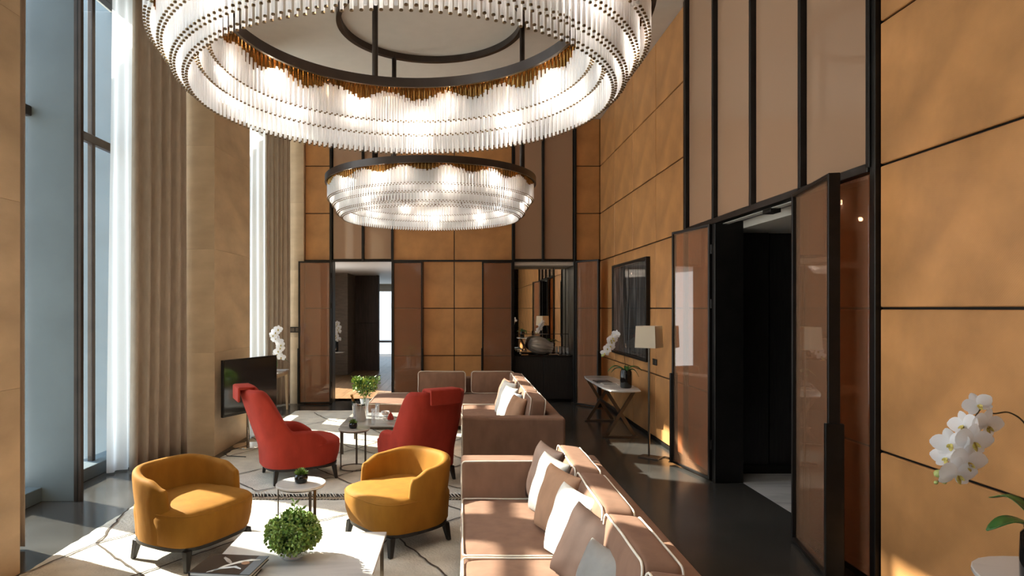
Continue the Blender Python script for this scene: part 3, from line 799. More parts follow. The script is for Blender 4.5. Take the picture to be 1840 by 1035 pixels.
for y1, y0 in ((4.875, 3.73), (3.72, 2.5), (2.49, 1.3)): seat_cushion(ns, L(0), L(.95), y0-Yo, y1-Yo, .245, .405)
for y1, y0 in ((4.86, 4.08), (4.06, 3.27), (3.25, 2.56), (2.54, 1.8)): back_cushion(ns, 'x', L(.70), L(.875), y0-Yo, y1-Yo, .41, .83, R(6))

fs = thing('corner_sofa', 'rose brown velvet corner sofa with chaise in front of the back wall', 'sofa', (.55, 9, .026))
Yo = 9
for x, y in ((.08, 6.85), (1.02, 6.85), (1.02, 10.9), (-1.3, 9.75), (-1.3, 10.9)): obj('foot', box(BM(), L(x)-.03, L(x)+.03, y-.03-Yo, y+.03-Yo, .004 if x < .2 else -.026, .07, .004), BLACK, fs)
soft('base', L(.02), L(1.1), 6.85-Yo, 9.7-Yo, .06, .245, .02, ROSE, fs)
soft('base', L(-1.44), L(1.1), 9.66-Yo, 11.0-Yo, .06, .245, .02, ROSE, fs)
ar = soft('arm', L(0.01), L(1.13), 6.78-Yo, 6.99-Yo, .07, .69, .03, ROSE, fs)
piping('piping', [ring_rect('x', L(.02), 6.79-Yo, 6.98-Yo, .08, .684, .03)], ar)
soft('back_rail', L(.99), L(1.13), 6.97-Yo, 11.1-Yo, .07, .68, .03, ROSE, fs)
soft('back_rail', L(.02), L(1.0), 10.97-Yo, 11.1-Yo, .07, .68, .03, ROSE, fs)
for y0, y1 in ((7.0, 8.3), (8.31, 9.63)): seat_cushion(fs, L(0.01), L(.98), y0-Yo, y1-Yo, .245, .405)
seat_cushion(fs, L(-1.45), L(-.06), 9.65-Yo, 10.98-Yo, .245, .405); seat_cushion(fs, L(-.05), L(.98), 9.65-Yo, 10.96-Yo, .245, .405)
for y0, y1 in ((7.05, 7.75), (7.77, 8.5), (8.52, 9.25), (9.27, 10.0)): back_cushion(fs, 'x', L(.74), L(.915), y0-Yo, y1-Yo, .41, .86, R(6))
back_cushion(fs, 'y', 10.72-Yo, 10.9-Yo, L(-.74), L(.09), .41, .80, R(-5)); back_cushion(fs, 'y', 10.72-Yo, 10.9-Yo, L(.17), L(.92), .41, .80, R(-5))

def pillow(label, m, loc, yaw, tilt, s=.5, roll=0, group=None, th=.145):
    """knife-edged pillow; its face looks along local -X before yaw"""
    n = 18; bm = BM(); grid = {}
    sd_ = random.random()*50
    for side in (-1, 1):
        for i in range(n+1):
            for j in range(n+1):
                u, v = -1+2*i/n, -1+2*j/n
                if (i in (0, n) or j in (0, n)) and side == 1: grid[side, i, j] = grid[-1, i, j]; continue
                e = ((1-abs(u)**3.2)*(1-abs(v)**3.2))**.55
                yy = s/2*u*(1-.07*(1-v*v)); zz = s/2*v*(1-.07*(1-u*u))
                x = side*th/2*e+.010*noise.noise(Vector((u*2.3, v*2.3, sd_)))*(1 if e > .05 else 0)
                if v > .2: x -= side*.028*math.exp(-(u*4)**2)*(v-.2)*e
                grid[side, i, j] = bm.verts.new((x, yy, zz+s*.47))
    for side in (-1, 1):
        for i in range(n):
            for j in range(n):
                q = [grid[side, i, j], grid[side, i+1, j], grid[side, i+1, j+1], grid[side, i, j+1]]
                bm.faces.new(q if side == 1 else q[::-1])
    bmesh.ops.rotate(bm, verts=bm.verts, cent=(0, 0, s*.47), matrix=Matrix.Rotation(roll, 3, 'X'))
    bmesh.ops.rotate(bm, verts=bm.verts, cent=(0, 0, 0), matrix=Matrix.Rotation(tilt, 3, 'Y'))
    t = thing('scatter_pillow', label, 'pillow', loc, yaw, group)
    o = obj('pillow_cover', bm, m, t, True); md = o.modifiers.new('sub', 'SUBSURF'); md.levels = 1; md.render_levels = 1
    return t
SZ = .445
pillow('dark brown velvet pillow against the far arm of the near sofa', BROWN, (.56, 4.66, SZ), R(14), R(16), .47)
pillow('pale grey silk pillow on the near sofa, between dark brown and tan pillows', GREYC, (.555, 4.38, SZ), R(16), R(17), .45)
pillow('tan velvet pillow on the near sofa, behind the bright white pillow', TAN, (.56, 4.04, SZ), R(18), R(17), .45)
pillow('bright white pillow on the near sofa', WHITEC, (.57, 3.62, SZ), R(18), R(19), .44)
pillow('dark brown velvet pillow slumped in front of the white pillow on the near sofa', BROWN, (.58, 3.27, SZ), R(26), R(24), .42, .12)
pillow('pale grey pillow cut off by the bottom of the photo on the near sofa', GREYC, (.60, 2.93, SZ), R(24), R(24), .36)
pillow('tan pillow nearest the arm of the corner sofa', TAN, (.56, 7.42, SZ), R(14), R(20), .46)
pillow('pale blue white pillow behind the tan one on the corner sofa', PALEC, (.55, 7.78, SZ), R(14), R(20), .46)
pillow('white pillow with grey shade, middle of the row on the corner sofa', GREYC, (.54, 8.18, SZ), R(14), R(18), .48)
pillow('bright white pillow, second farthest in the row on the corner sofa', WHITEC, (.54, 8.58, SZ), R(14), R(18), .50)
pillow('rose brown pillow farthest in the row on the corner sofa', ROSE, (.56, 8.98, SZ), R(14), R(18), .48)

# ------------------------------------------------------------------ tables
def slab_round(r, t, z, m, parent, name='tabletop'):
    return obj(name, lathe(BM(), [(r-.006, z-t), (r, z-t+.005), (r, z-.005), (r-.006, z)], 56), m, parent, True, 30)
def side_table(label, loc, r, h, rz, top, leg):
    t = thing('side_table', label, 'side table', loc, rz, None)
    slab_round(r, .02, h, top, t); slab_round(r-.012, .012, h-.02, leg, t, 'top_frame')
    for k in range(3):
        a = 2*PI*k/3; x, y = (r-.02)*math.cos(a), (r-.02)*math.sin(a)
        bm = BM(); bar(bm, (x, y, 0), (x, y, h-.03), .022, .010, (math.cos(a), math.sin(a), 0)); obj('leg', bm, leg, t)
    bm = BM(); tube(bm, [((r-.02)*math.cos(2*PI*k/40), (r-.02)*math.sin(2*PI*k/40), .008) for k in range(40)], .006, 6, True); obj('base_ring', bm, leg, t, True)
    return t
side_table('small round white marble side table between the mustard armchairs', (-1.30, 5.12, Z0), .20, .455, R(200), MARB, BRZL)
side_table('small round grey stone side table between the red armchairs', (-1.25, 7.38, Z0), .185, .47, R(-30), MARBG, BRZL)
def coffee_table(label, x0, x1, y0, y1, h, top, rz=0):
    cx, cy = (x0+x1)/2, (y0+y1)/2; t = thing('coffee_table', label, 'coffee table', (cx, cy, Z0), rz)
    hx, hy = (x1-x0)/2, (y1-y0)/2; h -= Z0
    obj('tabletop', box(BM(), -hx, hx, -hy, hy, h-.022, h, .003), top, t)
    bm = BM()
    for s in (-1, 1): box(bm, -hx+.02, hx-.02, s*(hy-.03)-.012, s*(hy-.03)+.012, h-.05, h-.0225); box(bm, s*(hx-.03)-.012, s*(hx-.03)+.012, -hy+.02, hy-.02, h-.05, h-.0225)
    obj('top_frame', bm, BRZL, t)
    for sx in (-1, 1):
        for sy in (-1, 1): obj('leg', box(BM(), sx*(hx-.03)-.012, sx*(hx-.03)+.012, sy*(hy-.03)-.012, sy*(hy-.03)+.012, 0, h-.05, .002), BRZL, t)
    return t
TZ = .36
coffee_table('large white marble coffee table in the foreground', -1.50, -.51, 3.05, 4.335, TZ, MARB)
coffee_table('grey marble coffee table with drinks between the red armchairs and corner sofa', -1.55, -.45, 8.05, 9.05, .40, MARBG)

def console(label, loc, length, width, h, rz=0, legm=BRZL, top=MARB, cat='console table'):
    t = thing('console_table', label, cat, loc, rz)
    bm = BM(); n = 44; rr = []
    for s, z in ((.985, h-.024), (1, h-.018), (1, h-.004), (.99, h)):
        row = []
        for k in range(n):
            q = 2*PI*(k+.5)/n; x, y = rbox_tub(q, width/2, length/2, 6)
            row.append(bm.verts.new((x*s, y*s, z)))
        rr.append(row)
    for p, q in zip(rr, rr[1:]):
        for k in range(n): bm.faces.new((p[k], p[(k+1) % n], q[(k+1) % n], q[k]))
    bm.faces.new(rr[0][::-1]); bm.faces.new(rr[-1]); obj('tabletop', bm, top, t, True, 30)
    for s in (-1, 1):
        y = s*(length/2-.36)
        for a, d in ((-1, 0), (1, .03)): bm = BM(); bar(bm, (a*.21, y+d, .02), (-a*.21, y+d, h-.03), .05, .022, (0, 1, 0)); obj('leg', bm, legm, t)
        obj('foot_bar', box(BM(), -.26, .26, y-.02, y+.035, 0, .022, .003), legm, t)
        obj('top_bar', box(BM(), -.22, .22, y-.02, y+.04, h-.04, h-.024, .002), legm, t)
    bm = BM(); bar(bm, (0, -length/2+.36, h/2), (0, length/2-.36, h/2), .02, .04); obj('stretcher', bm, legm, t)
    return t
console('marble topped console on crossed bronze legs under the framed picture', (2.35, 9.92, 0), 2.06, .52, .73)
console('console on crossed white legs in the corridor beyond the doorway', (-3.75, 17.0, 0), 1.2, .4, .73, PI/2+.001, PAPER)
# near right pedestal console, oval
t = thing('oval_table', 'white marble table cut off at the lower right corner of the photo', 'table', (2.45, 2.35, 0))
bm = BM(); n = 48; rr = []
for s, z in ((.98, .755), (1, .762), (1, .776), (.99, .78)):
    rr.append([bm.verts.new((rbox_tub(2*PI*k/n, .31, .50, 2.5)[0]*s, rbox_tub(2*PI*k/n, .31, .50, 2.5)[1]*s, z)) for k in range(n)])
for p, q in zip(rr, rr[1:]):
    for k in range(n): bm.faces.new((p[k], p[(k+1) % n], q[(k+1) % n], q[k]))
bm.faces.new(rr[0][::-1]); bm.faces.new(rr[-1]); obj('tabletop', bm, MARB, t, True, 30)
for s in (-1, 1):
    for a in (-1, 1): bm = BM(); bar(bm, (a*.15, s*.25+a*.012, .02), (-a*.15, s*.25+a*.012, .755), .04, .02, (0, 1, 0)); obj('leg', bm, BRZL, t)
    obj('foot_bar', box(BM(), -.2, .2, s*.25-.03, s*.25+.03, 0, .02, .003), BRZL, t)

# desk behind the television
t = thing('oak_desk', 'light oak desk with pale top behind the television', 'desk', (-3.47, 11.1, 0))
obj('desk_top', box(BM(), -.24, .24, -.75, .75, .725, .755, .004), MARB, t); obj('apron', box(BM(), -.22, .22, -.72, .72, .66, .725, .003), OAKT, t)
for x in (-.2, .2):
    for y in (-.7, .7):
        bm = BM(); A = [bm.verts.new((x+u*.028, y+v*.028, .66)) for u, v in ((-1, -1), (1, -1), (1, 1), (-1, 1))]; B = [bm.verts.new((x*1.04+u*.016, y*1.02+v*.016, 0)) for u, v in ((-1, -1), (1, -1), (1, 1), (-1, 1))]
        for k in range(4): bm.faces.new((A[k], A[(k+1) % 4], B[(k+1) % 4], B[k]))
        bm.faces.new(A[::-1]); bm.faces.new(B); obj('leg', bm, OAKT, t)

# television
ang = math.atan2(.93, .41)
t = thing('television', 'black flat television on a steel pole stand by the stone pier', 'television', (-2.86, 8.55, .026), ang)
obj('screen', box(BM(), -.50, .50, -.022, -.018, .50, 1.19), SCREEN, t)
obj('bezel', box(BM(), -.515, .515, -.018, .022, .465, 1.205, .006, 2), BLACK, t)
obj('pole', tube(BM(), [(-.0, .045, .012), (0, .045, .9)], .02, 14), STEEL, t, True)
obj('bracket', box(BM(), -.15, .15, .02, .05, .7, .95, .004), BLACK, t)
obj('base_plate', lathe(BM(), [(.20, 0), (.205, .006), (.20, .014)], 40, 0, .03), STEEL, t, True, 30)
cb = obj('power_cable', tube(BM(), [(-2.9, 8.5, .04), (-3.02, 8.3, .035), (-3.05, 8.1, .035), (-2.95, 7.95, .035), (-2.7, 7.9, .035)], .006, 6), BLACK); setp(cb, 'thin black cable on the rug below the television', 'cable')

# picture
t = thing('framed_picture', 'large black framed glazed dark picture with painted vertical reflection streaks on the right wall', 'picture', (XR, 10.31, 1.885))
W, H = 2.10, 1.56
ART = mat('dark_print_painted_glare', (.045, .04, .038), .6, var=0)
nt = ART.node_tree; b = nt.nodes['Principled BSDF']; tcn = nt.nodes.new('ShaderNodeTexCoord'); mp = nt.nodes.new('ShaderNodeMapping'); mp.inputs['Scale'].default_value = (1, 5, .7)
nz = nt.nodes.new('ShaderNodeTexNoise'); nz.inputs['Scale'].default_value = 2.2; nz.inputs['Detail'].default_value = 8; rp = nt.nodes.new('ShaderNodeValToRGB')
rp.color_ramp.elements[0].position = .45; rp.color_ramp.elements[0].color = (.012, .011, .011, 1); rp.color_ramp.elements[1].position = .8; rp.color_ramp.elements[1].color = (.30, .27, .25, 1)  # pale streaks painted into the print as curtain reflections
nt.links.new(tcn.outputs['Object'], mp.inputs[0]); nt.links.new(mp.outputs[0], nz.inputs['Vector']); nt.links.new(nz.outputs['Fac'], rp.inputs[0]); nt.links.new(rp.outputs[0], b.inputs['Base Color'])
obj('print', box(BM(), -.03, -.02, -W/2+.05, W/2-.05, -H/2+.05, H/2-.05), ART, t)
bm = BM()
for s in (-1, 1): box(bm, -.065, -.002, s*(W/2-.02)-.02, s*(W/2-.02)+.02, -H/2, H/2, .003); box(bm, -.065, -.002, -W/2+.04, W/2-.04, s*(H/2-.02)-.02, s*(H/2-.02)+.02, .003)
obj('frame', bm, BLACK, t)
bm = BM()
for s in (-1, 1): box(bm, -.045, -.012, s*(W/2-.047)-.008, s*(W/2-.047)+.008, -H/2+.04, H/2-.04); box(bm, -.045, -.012, -W/2+.055, W/2-.055, s*(H/2-.047)-.008, s*(H/2-.047)+.008)
obj('inner_mount', bm, STEEL, t)
obj('picture_glass', box(BM(), -.050, -.046, -W/2+.04, W/2-.04, -H/2+.04, H/2-.04), mixmat('picture_glass', .95, (1, 1, 1), .01, (.02, .02, .02), ior=1.6), t)
ot = thing('wall_socket', 'small black wall socket below the corner of the framed picture', 'socket', (XR-.001, 9.02, 1.13)); obj('plate', box(BM(), -.012, 0, -.09, .09, -.045, .045, .003), BLACK, ot)
for y in (-.04, .04): obj('socket_face', box(BM(), -.016, -.012, y-.03, y+.03, -.03, .03, .002), BRZL, ot)

# floor lamp
t = thing('floor_lamp', 'slim dark floor lamp with square cream shade by the right wall', 'lamp', (2.40, 8.02, 0), R(-38))
obj('base', box(BM(), -.11, .15, -.09, .09, 0, .015, .003), BRZL, t)
obj('pole', box(BM(), -.011, .011, -.008, .008, .012, 1.50, .002), BRZL, t)
bm = BM(); s0, s1 = .135, .125
for z0_, z1_ in ((1.40, 1.675),):
    o4 = [[bm.verts.new((u*s, v*s, z)) for u, v in ((-1, -1), (1, -1), (1, 1), (-1, 1))] for s, z in ((s0, z0_), (s1, z1_))]
    for k in range(4): bm.faces.new((o4[0][k], o4[0][(k+1) % 4], o4[1][(k+1) % 4], o4[1][k]))
sh = obj('lamp_shade', bm, SHADE, t); md = sh.modifiers.new('s', 'SOLIDIFY'); md.thickness = .003
bm = BM()
for a, b_ in (((-.124, 0, 1.60), (.124, 0, 1.60)), ((0, -.124, 1.60), (0, .124, 1.60))): bar(bm, a, b_, .005)
obj('shade_spider', bm, BRZL, t)
obj('bulb', lathe(BM(), [(.012, 1.5), (.03, 1.54), (.03, 1.57), (.01, 1.6)], 12), PAPER, t, True)
cb = obj('lamp_cable', tube(BM(), [(2.50, 7.95, .008), (2.60, 8.02, .008), (2.66, 7.93, .008), (2.60, 7.86, .02), (2.69, 7.84, .008), (2.72, 8.0, .008), (2.775, 8.02, .01)], .007, 6), BLACK); setp(cb, 'bundled black cable on the floor between the lamp foot and right wall', 'cable')

# ------------------------------------------------------------------ flowers
def flower_mesh():
    bm = BM(); mi = {}
    def petal(ang, ln, wd, z0, cup, mat_i=0, tip=1.):
        n, m_ = 7, 6; rows = []
        for i in range(n+1):
            f = i/n; w_ = wd*math.sin(PI*min(1, f*.93+.04))**.62*(1 if f < .9 else .8)
            row = []
            for j in range(m_+1):
                v = -1+2*j/m_; x = f*ln; y = v*w_/2
                z = z0+cup*(f**2)*ln-.10*abs(v)**2*w_+.012*math.sin(v*4+f*5)*wd*6*.1
                c, s = math.cos(ang), math.sin(ang); row.append(bm.verts.new((x*c-y*s, x*s+y*c, z)))
            rows.append(row)
        for p, q in zip(rows, rows[1:]):
            for j in range(m_):
                f_ = bm.faces.new((p[j], p[j+1], q[j+1], q[j])); f_.material_index = mat_i
    for a in (90, 212, 328): petal(R(a), .50, .34, -.02, -.05)
    for a in (14, 166): petal(R(a), .56, .54, .02, .05)
    petal(R(270), .22, .14, .10, .5, 1); petal(R(230), .12, .10, .1, 1.0, 1); petal(R(310), .12, .10, .1, 1.0, 1)
    me = bpy.data.meshes.new('flower'); bm.to_mesh(me); bm.free(); me.materials.append(PETAL); me.materials.append(LIP)
    for p in me.polygons: p.use_smooth = True
    return me
FLW = flower_mesh()
def orchid(label, base, pot_r, pot_h, stem, flowers, buds, leaves, size, scale_leaf=1., potm=BLKGL, stake=None):
    t = thing('potted_orchid', label, 'orchid', base)
    b = Vector(base)
    obj('pot', lathe(BM(), [(pot_r*.86, 0), (pot_r*.98, pot_h*.06), (pot_r, pot_h*.5), (pot_r*.96, pot_h*.88), (pot_r*.80, pot_h*.96), (pot_r*.84, pot_h), (pot_r*.74, pot_h), (pot_r*.72, pot_h*.85)], 40), potm, t, True)
    obj('soil', lathe(BM(), [(pot_r*.72, pot_h*.86), (.01, pot_h*.9)], 20), STEMB, t, True)
    st = [Vector(p)-b for p in stem]
    # smooth stem
    pts = []
    for i in range(len(st)-1):
        p0, p1, p2, p3 = st[max(i-1, 0)], st[i], st[i+1], st[min(i+2, len(st)-1)]
        for k in range(6):
            u = k/6; pts.append(.5*((2*p1)+(p2-p0)*u+(2*p0-5*p1+4*p2-p3)*u*u+(3*p1-p0-3*p2+p3)*u**3))
    pts.append(st[-1])
    obj('stem', tube(BM(), pts, .0032*size/.14, 6), STEMB, t, True)
    for p, yaw, pitch, roll, s in flowers:
        o = bpy.data.objects.new('flower', FLW); C.objects.link(o); o.parent = t
        p = Vector(p)-b; o.location = p
        o.rotation_euler = (Matrix.Rotation(R(yaw), 4, 'Z') @ Matrix.Rotation(R(90-pitch), 4, 'X') @ Matrix.Rotation(R(roll), 4, 'Z')).to_euler()
        o.scale = (size*s,)*3
        q = min(pts, key=lambda v: (v-p).length)
    for p, r in buds:
        p = Vector(p)-b; o = obj('bud', lathe(BM(), [(r*.2, -r*1.1), (r*.8, -r*.6), (r, 0), (r*.75, r*.7), (r*.15, r*1.25)], 12), BUD, t, True)
        o.location = p; o.rotation_euler = (.2, 1.1, .3)
    for (a, ln, wd, rise, droop) in leaves:
        bm = BM(); rows = []
        for i in range(13):
            f = i/12; x = ln*f*(1-.12*f*droop); z = pot_h*.9+rise*math.sin(min(1, f*1.15)*PI*.62)*1.0-droop*rise*f**2.6*1.5; w_ = wd*math.sin(PI*min(1, .12+f*.87))**.6
            rows.append([bm.verts.new((x*math.cos(a)-v*w_/2*math.sin(a), x*math.sin(a)+v*w_/2*math.cos(a), z+.35*abs(v)*w_/2)) for v in (-1, -.5, 0, .5, 1)])
        for p, q in zip(rows, rows[1:]):
            for j in range(4): bm.faces.new((p[j], p[j+1], q[j+1], q[j]))
        o = obj('leaf', bm, LEAFD, t, True, recalc=False); md = o.modifiers.new('s', 'SOLIDIFY'); md.thickness = .003*scale_leaf
    return t
# near right orchid
OY = 2.52; ob = Vector((2.345, OY, .78))
fl_ = [((1757, 727), -25, 5, 25, .72, -.02), ((1732, 764), -75, 0, 20, .85, 0), ((1772, 764), 8, -12, -12, 1.0, -.03), ((1748, 793), 0, -8, -8, 1.04, -.06), ((1708, 797), -50, 0, 15, .9, -.02),
       ((1738, 829), 2, -10, -12, 1.04, -.06), ((1701, 822), -62, 0, 10, .78, 0), ((1719, 852), 0, -12, -4, 1.02, -.07)]
FW = [(P(p[0], p[1], OY+dy), yaw, pi_, ro, s) for p, yaw, pi_, ro, s, dy in fl_]
orchid('white moth orchid in a black pot at the right edge of the photo', tuple(ob), .082, .235,
       [ob+Vector((0, 0, .2)), ob+Vector((.03, .0, .5)), P(1858, 790, OY), P(1838, 757, OY), P(1812, 741, OY), P(1785, 743, OY), P(1764, 733, OY), P(1745, 765, OY), P(1735, 790, OY), P(1722, 822, OY), P(1705, 852, OY), P(1684, 866, OY)],
       FW, [(P(1686, 851, OY-.03), .016), (P(1682, 867, OY), .008), (P(1697, 866, OY), .009)],
       [(PI*.98, .24, .085, .06, .5), (PI*.62, .2, .06, .12, .1), (PI*.25, .25, .085, .1, 1), (-PI*.3, .2, .08, .12, 1), (PI*1.4, .16, .07, .16, .6)], .135)
# console orchid
ob = Vector((2.43, 9.25, .73)); OY = 9.2
st = [(1090, 634), (1094, 624), (1098, 612), (1103, 603)]
random.seed(3)
FW = [(P(1089+u*15+random.uniform(-4, 4), 634-u*32+random.uniform(-2, 2), OY-.02), random.uniform(-50, 20), -5, random.uniform(-20, 20), 1) for u in [i/9 for i in range(10)]]
orchid('white orchid in a black pot on the marble console under the picture', tuple(ob), .085, .27,
       [ob+Vector((0, 0, .2)), ob+Vector((-.02, 0, .42)), P(1118, 612, OY), P(1113, 603, OY), P(1104, 603, OY), P(1095, 618, OY), P(1086, 636, OY)],
       FW, [(P(1083, 639, OY), .02)], [(PI, .3, .075, .10, .7), (.1, .26, .07, .09, .6), (PI*.8, .26, .07, .06, 1), (-.3, .22, .07, .05, 1.6), (-PI*.55, .15, .07, .1, .5)], .125)
# desk orchid
ob = Vector((-3.40, 11.35, .756)); OY = 11.3
FW = [(P(497+random.uniform(-7, 9), 642-5.6*i, OY-random.uniform(0, .06)), random.uniform(-30, 40), 0, random.uniform(-20, 20), 1) for i in range(10)]
orchid('white orchid on the oak desk behind the television', tuple(ob), .08, .16, [ob+Vector((0, 0, .15)), P(496, 655, OY), P(490, 620, OY), P(493, 595, OY), P(498, 592, OY), P(502, 640, OY)], FW, [], [(.3, .3, .07, .12, .5), (PI*.9, .3, .07, .12, .6), (2., .25, .07, .1, .8), (-1, .3, .07, .1, .9)], .15)
ob = Vector((-3.36, 16.95, .732)); OY = 16.9
FW = [(P(605+random.uniform(-3, 4), 610-3.6*i, OY-random.uniform(0, .06)), random.uniform(-30, 40), 0, random.uniform(-20, 20), 1) for i in range(9)]
orchid('white orchid in a black vase seen through the corridor doorway', tuple(ob), .06, .28, [ob+Vector((0, 0, .2)), P(605, 610, OY), P(606, 578, OY)], FW, [], [(.3, .25, .07, .12, .5), (PI*.9, .25, .07, .12, .6), (2., .2, .07, .1, .8)], .15)

def leaf_quad(bm, p, d, ln, wd, mi=0):
    d = d.normalized(); s = d.orthogonal().normalized(); s = Matrix.Rotation(random.uniform(0, 6.28), 3, d) @ s; up = d.cross(s)
    a = bm.verts.new(p); b = bm.verts.new(p+d*ln*.5+s*wd*.5+up*wd*.12); c = bm.verts.new(p+d*ln); e = bm.verts.new(p+d*ln*.5-s*wd*.5+up*wd*.12)
    f1 = bm.faces.new((a, b, c)); f2 = bm.faces.new((a, c, e)); f1.material_index = f2.material_index = mi
def rdir():
    v = Vector((random.gauss(0, 1), random.gauss(0, 1), random.gauss(0, 1))); return v.normalized()
# foreground bouquet
t = thing('flower_bowl', 'round green hydrangea bouquet in a low glass bowl on the marble coffee table', 'bouquet', (-1.035, 3.88, TZ))
obj('glass_bowl', lathe(BM(), [(.05, 0), (.07, .006), (.088, .03), (.10, .07), (.094, .07), (.082, .035), (.06, .014)], 32), CUP, t, True)
bm = BM(); cc_ = Vector((0, 0, .145)); blobs = []
for i in range(230):
    d = rdir(); d.z = d.z*.9+.1
    p = cc_+Vector((d.x*.140, d.y*.140, d.z*.108)); blobs.append(p)
    for k in range(16):
        e = rdir(); q = p+e*.026; mi = 0 if i % 3 else 1
        leaf_quad(bm, q, (e+rdir()*.7), .021, .019, mi)
for i in range(500):
    d = rdir(); p = cc_+Vector((d.x*.10, d.y*.10, d.z*.085)); leaf_quad(bm, p, d+rdir()*.5, .045, .022, 2)
o = obj('foliage', bm, [LEAFP, LEAF, LEAFD], t, recalc=False); o['kind'] = 'stuff'
for (x, y, z, r) in ((-.075, -.09, .17, .024), (.075, -.075, .185, .022), (-.05, -.12, .12, .02), (.09, -.06, .10, .024), (.02, .02, .235, .02), (-.10, .02, .19, .018)):
    bm = BM()
    for k in range(60): e = rdir(); leaf_quad(bm, Vector((x, y, z))+e*r*.5, e, r*.8, r*.6)
    obj('lime_bloom', bm, LIME, t, recalc=False)
for (x, y, h_) in ((.01, .0, .34), (.05, .01, .30), (-.03, .02, .29), (.16, -.03, .15)):
    sp0 = obj('sprig', tube(BM(), [(x*.5, y, .18 if h_ > .2 else .13), (x*.8, y, (h_+.2)/2), (x, y, h_)], .0022, 5), STEMG, t)
    bm = BM()
    for k in range(10):
        f = .4+.6*k/9; p = Vector((x*(.5+.5*f), y, .18+(h_-.18)*f)); leaf_quad(bm, p, Vector((math.cos(k*2.4), math.sin(k*2.4), .9)), .045, .022)
    obj('sprig_leaves', bm, LEAF, sp0, recalc=False)
# books on the coffee table
def book(label, cx, cy, z, wx, wy, h, rz, cover, group=None, deco=None):
    t = thing('art_book', label, 'book', (cx, cy, z), rz, group)
    obj('cover', box(BM(), -wx/2, wx/2, -wy/2, wy/2, h-.004, h, .001), cover, t); obj('cover', box(BM(), -wx/2, wx/2, -wy/2, wy/2, 0, .004, .001), cover, t)
    obj('spine', box(BM(), -wx/2-.001, -wx/2+.004, -wy/2, wy/2, .002, h-.002), cover, t)
    obj('page_block', box(BM(), -wx/2+.006, wx/2-.005, -wy/2+.005, wy/2-.005, .004, h-.004), PAPER, t)
    if deco: deco(t, wx, wy, h)
    return t
def swoosh(t, wx, wy, h):
    for col, pts, w0 in ((WHITEC, [(-.03, -.09), (.0, -.03), (.05, .02), (.10, .05), (.15, .06)], .03), (PALEC, [(-.05, -.10), (.0, -.05), (.06, -.03), (.10, -.05)], .022), (MARBG, [(-.05, .07), (-.01, .035), (.02, .01)], .03)):
        bm = BM(); prev = None
        for i, (x, y) in enumerate(pts):
            x, y = x*1.15-.02, y*1.25; ww = 1.3*w0*math.sin(PI*(i+.5)/len(pts)); cur = [bm.verts.new((x, y-ww/2, h+.0006)), bm.verts.new((x, y+ww/2, h+.0006))]
            if prev: bm.faces.new((prev[0], cur[0], cur[1], prev[1]))
            prev = cur
        obj('cover_print', bm, col, t)
    obj('cover_print', box(BM(), .12, wx/2-.002, -wy/2+.002, wy/2-.002, h, h+.0004), GREYB, t)
    obj('cover_print', lathe(BM(), [(.024, h+.0005), (.024, h+.0012)], 20, .085, .02), TAN, t)
GREYB = mat('grey_blue_print', (.20, .23, .25), .35, var=.1)
CVR = mat('dark_brown_cover', (.035, .025, .022), .25, var=.2)
CVR2 = mat('dark_green_grey_cover', (.03, .035, .035), .3, var=.2)
book('dark large art book at the bottom of the pair on the coffee table', -1.36, 3.56, TZ, .36, .30, .026, R(-3), CVR2)
book('dark glossy art book with a white curved shape on its cover, on top of another', -1.345, 3.665, TZ+.027, .36, .27, .024, R(-6), CVR, None, swoosh)
for i, (x, y, rz, lab) in enumerate(((2.25, 10.0, .05, 'farther open magazine on the marble console'), (2.28, 9.62, -.08, 'magazine beside the orchid pot on the marble console'))):
    book(lab, x, y, .731, .24, .30, .012, rz, PAPER if i else CVR, 'magazines on the console', lambda t, wx, wy, h: [obj('cover_print', box(BM(), -.1, .1, -.13+.055*k, -.10+.055*k, h, h+.0005), CVR if k % 2 else GREYB, t) for k in range(5)])

def succulent(label, loc, r):
    t = thing('succulent_pot', label, 'plant', loc)
    obj('pot', lathe(BM(), [(r*.6, 0), (r*.9, r*.15), (r, r*.7), (r*.85, r*1.25), (r*.7, r*1.3), (r*.68, r*1.05), (.003, r)], 28), BLKGL, t, True)
    bm = BM()
    for k in range(46):
        a = k*2.4; e = .35+1.1*(k/46); d = Vector((math.cos(a)*math.cos(e), math.sin(a)*math.cos(e), math.sin(e)))
        leaf_quad(bm, Vector((0, 0, r*1.05))+d*r*.1, d, r*1.15, r*.38)
    obj('leaf_rosette', bm, [LEAF], t, recalc=False); return t
succulent('small succulent in a black pot on the round white marble side table', (-1.30, 5.12, Z0+.4555), .055)
succulent('small dark succulent pot on the round grey stone side table', (-1.26, 7.36, Z0+.4705), .05)

# drinks on the far coffee table
TT = .4005
t = thing('champagne_bucket', 'polished steel wine bucket on the grey marble coffee table', 'bucket', (-1.35, 8.38, TT))
obj('bucket_body', lathe(BM(), [(.080, 0), (.088, .01), (.094, .20), (.098, .21), (.090, .21), (.085, .195), (.078, .02), (.002, .018)], 40), STEEL, t, True, 40)
t = thing('wine_bottle', 'gold foiled wine bottle leaning in the steel bucket', 'bottle', (-1.36, 8.38, TT+.03), 0)
t.rotation_euler = (0, R(-17), 0)
obj('bottle_body', lathe(BM(), [(.038, 0), (.04, .01), (.04, .17), (.03, .21), (.016, .25), (.015, .26)], 24), mat('dark_bottle_glass', (.02, .03, .01), .1), t, True)
obj('foil_neck', lathe(BM(), [(.022, .225), (.017, .25), (.016, .31), (.018, .315), (.017, .335), (.004, .337)], 20), GOLD, t, True)
t = thing('flower_vase', 'green bouquet in a clear glass vase on the far coffee table', 'bouquet', (-1.34, 8.78, TT))
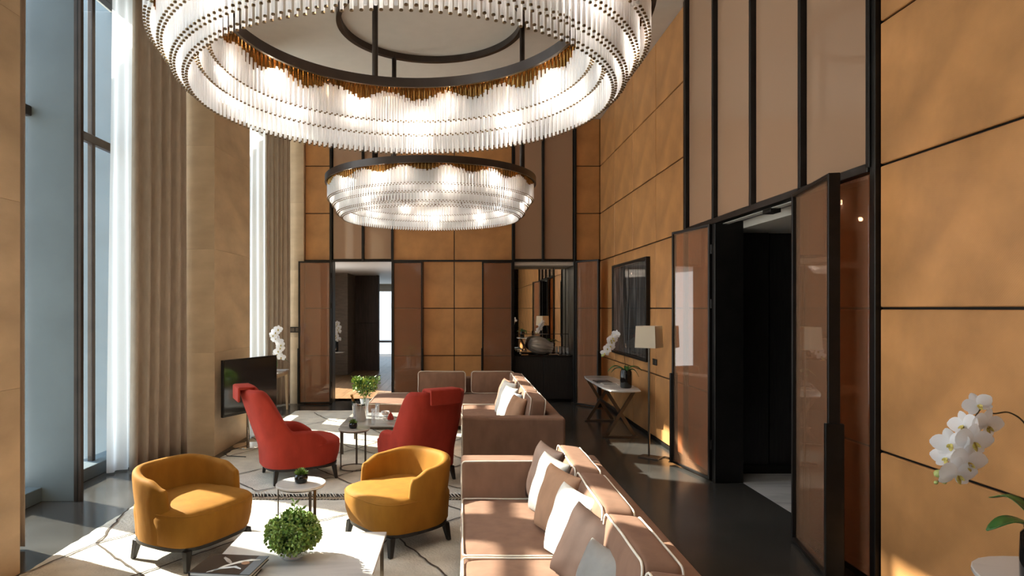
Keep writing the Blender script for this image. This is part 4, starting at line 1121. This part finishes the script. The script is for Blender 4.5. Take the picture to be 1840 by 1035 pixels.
obj('vase_glass', lathe(BM(), [(.05, 0), (.055, .01), (.045, .12), (.07, .24), (.066, .24), (.04, .12), (.048, .015)], 28), CUP, t, True)
bm = BM()
for k in range(7): a = k*.9; tube(bm, [(.02*math.cos(a), .02*math.sin(a), .02), (-.015*math.cos(a), -.015*math.sin(a), .2), (.09*math.cos(a), .09*math.sin(a), .38)], .003, 5)
obj('flower_stems', bm, STEMG, t)
bm = BM()
for i in range(60):
    d = rdir(); p = Vector((d.x*.15, d.y*.13, .38+d.z*.09+.25*abs(d.x)*.3))
    for k in range(13): e = rdir(); leaf_quad(bm, p+e*.018, e+rdir()*.5+Vector((0, 0, .3)), .05, .028, random.choice((0, 0, 1, 2)))
for x in (-.16, -.1, .03, .13, .19):
    for k in range(14): leaf_quad(bm, Vector((x, 0, .44+.008*k)), Vector((math.cos(k*2.4), math.sin(k*2.4), .6)), .045, .022, 0)
o = obj('foliage', bm, [LEAF, LEAFD, LIME], t, recalc=False); o['kind'] = 'stuff'
for (px_, py_, Y_, r, h, lab) in ((638, 757, 8.32, .03, .24, 'tall slim clear vase left of the steel bucket'), (671, 762, 8.15, .03, .20, 'tall clear tumbler right of the steel bucket, front'), (678, 752, 8.55, .03, .21, 'tall clear tumbler right of the steel bucket, behind')):
    p = P(px_, py_, Y_); glass_cup((p.x, Y_, TT), r, h, lab, None)
t = thing('snack_bowl', 'small glass bowl of snacks on the far coffee table', 'bowl', (-1.05, 8.75, TT))
obj('bowl_glass', lathe(BM(), [(.03, 0), (.055, .03), (.06, .07), (.055, .07), (.045, .02)], 24), CUP, t, True)
o = obj('snacks', lathe(BM(), [(.045, .02), (.052, .045), (.03, .06), (.004, .065)], 14), TAN, t, True); o['kind'] = 'stuff'
t = thing('cake_dome', 'small red conical dessert on a plate on the far coffee table', 'dessert', (-.94, 8.42, TT))
obj('plate', lathe(BM(), [(.04, 0), (.075, .008), (.074, .012), (.03, .006)], 28), PAPER, t, True)
obj('red_cone', lathe(BM(), [(.042, .01), (.045, .03), (.028, .075), (.012, .10), (.003, .108)], 24), RED, t, True)
for i, (x, y, m_, lab) in enumerate(((-.80, 8.68, BROWN, 'dark chocolate sweet on the far coffee table'), (-.73, 8.62, TAN, 'pale biscuit cluster beside the dark sweet'), (-1.02, 8.45, WHITEC, 'small white sweet beside the red dessert'))):
    t = thing('petit_four', lab, 'sweet', (x, y, TT)); r = .035 if i < 2 else .022
    bm = BM(); bmesh.ops.create_icosphere(bm, subdivisions=3, radius=r)
    for v in bm.verts: v.co += v.co.normalized()*r*.35*noise.noise(v.co*60+Vector((i, 0, 0))); v.co.z = v.co.z*.8+r*.8
    obj('sweet_body', bm, m_, t, True)
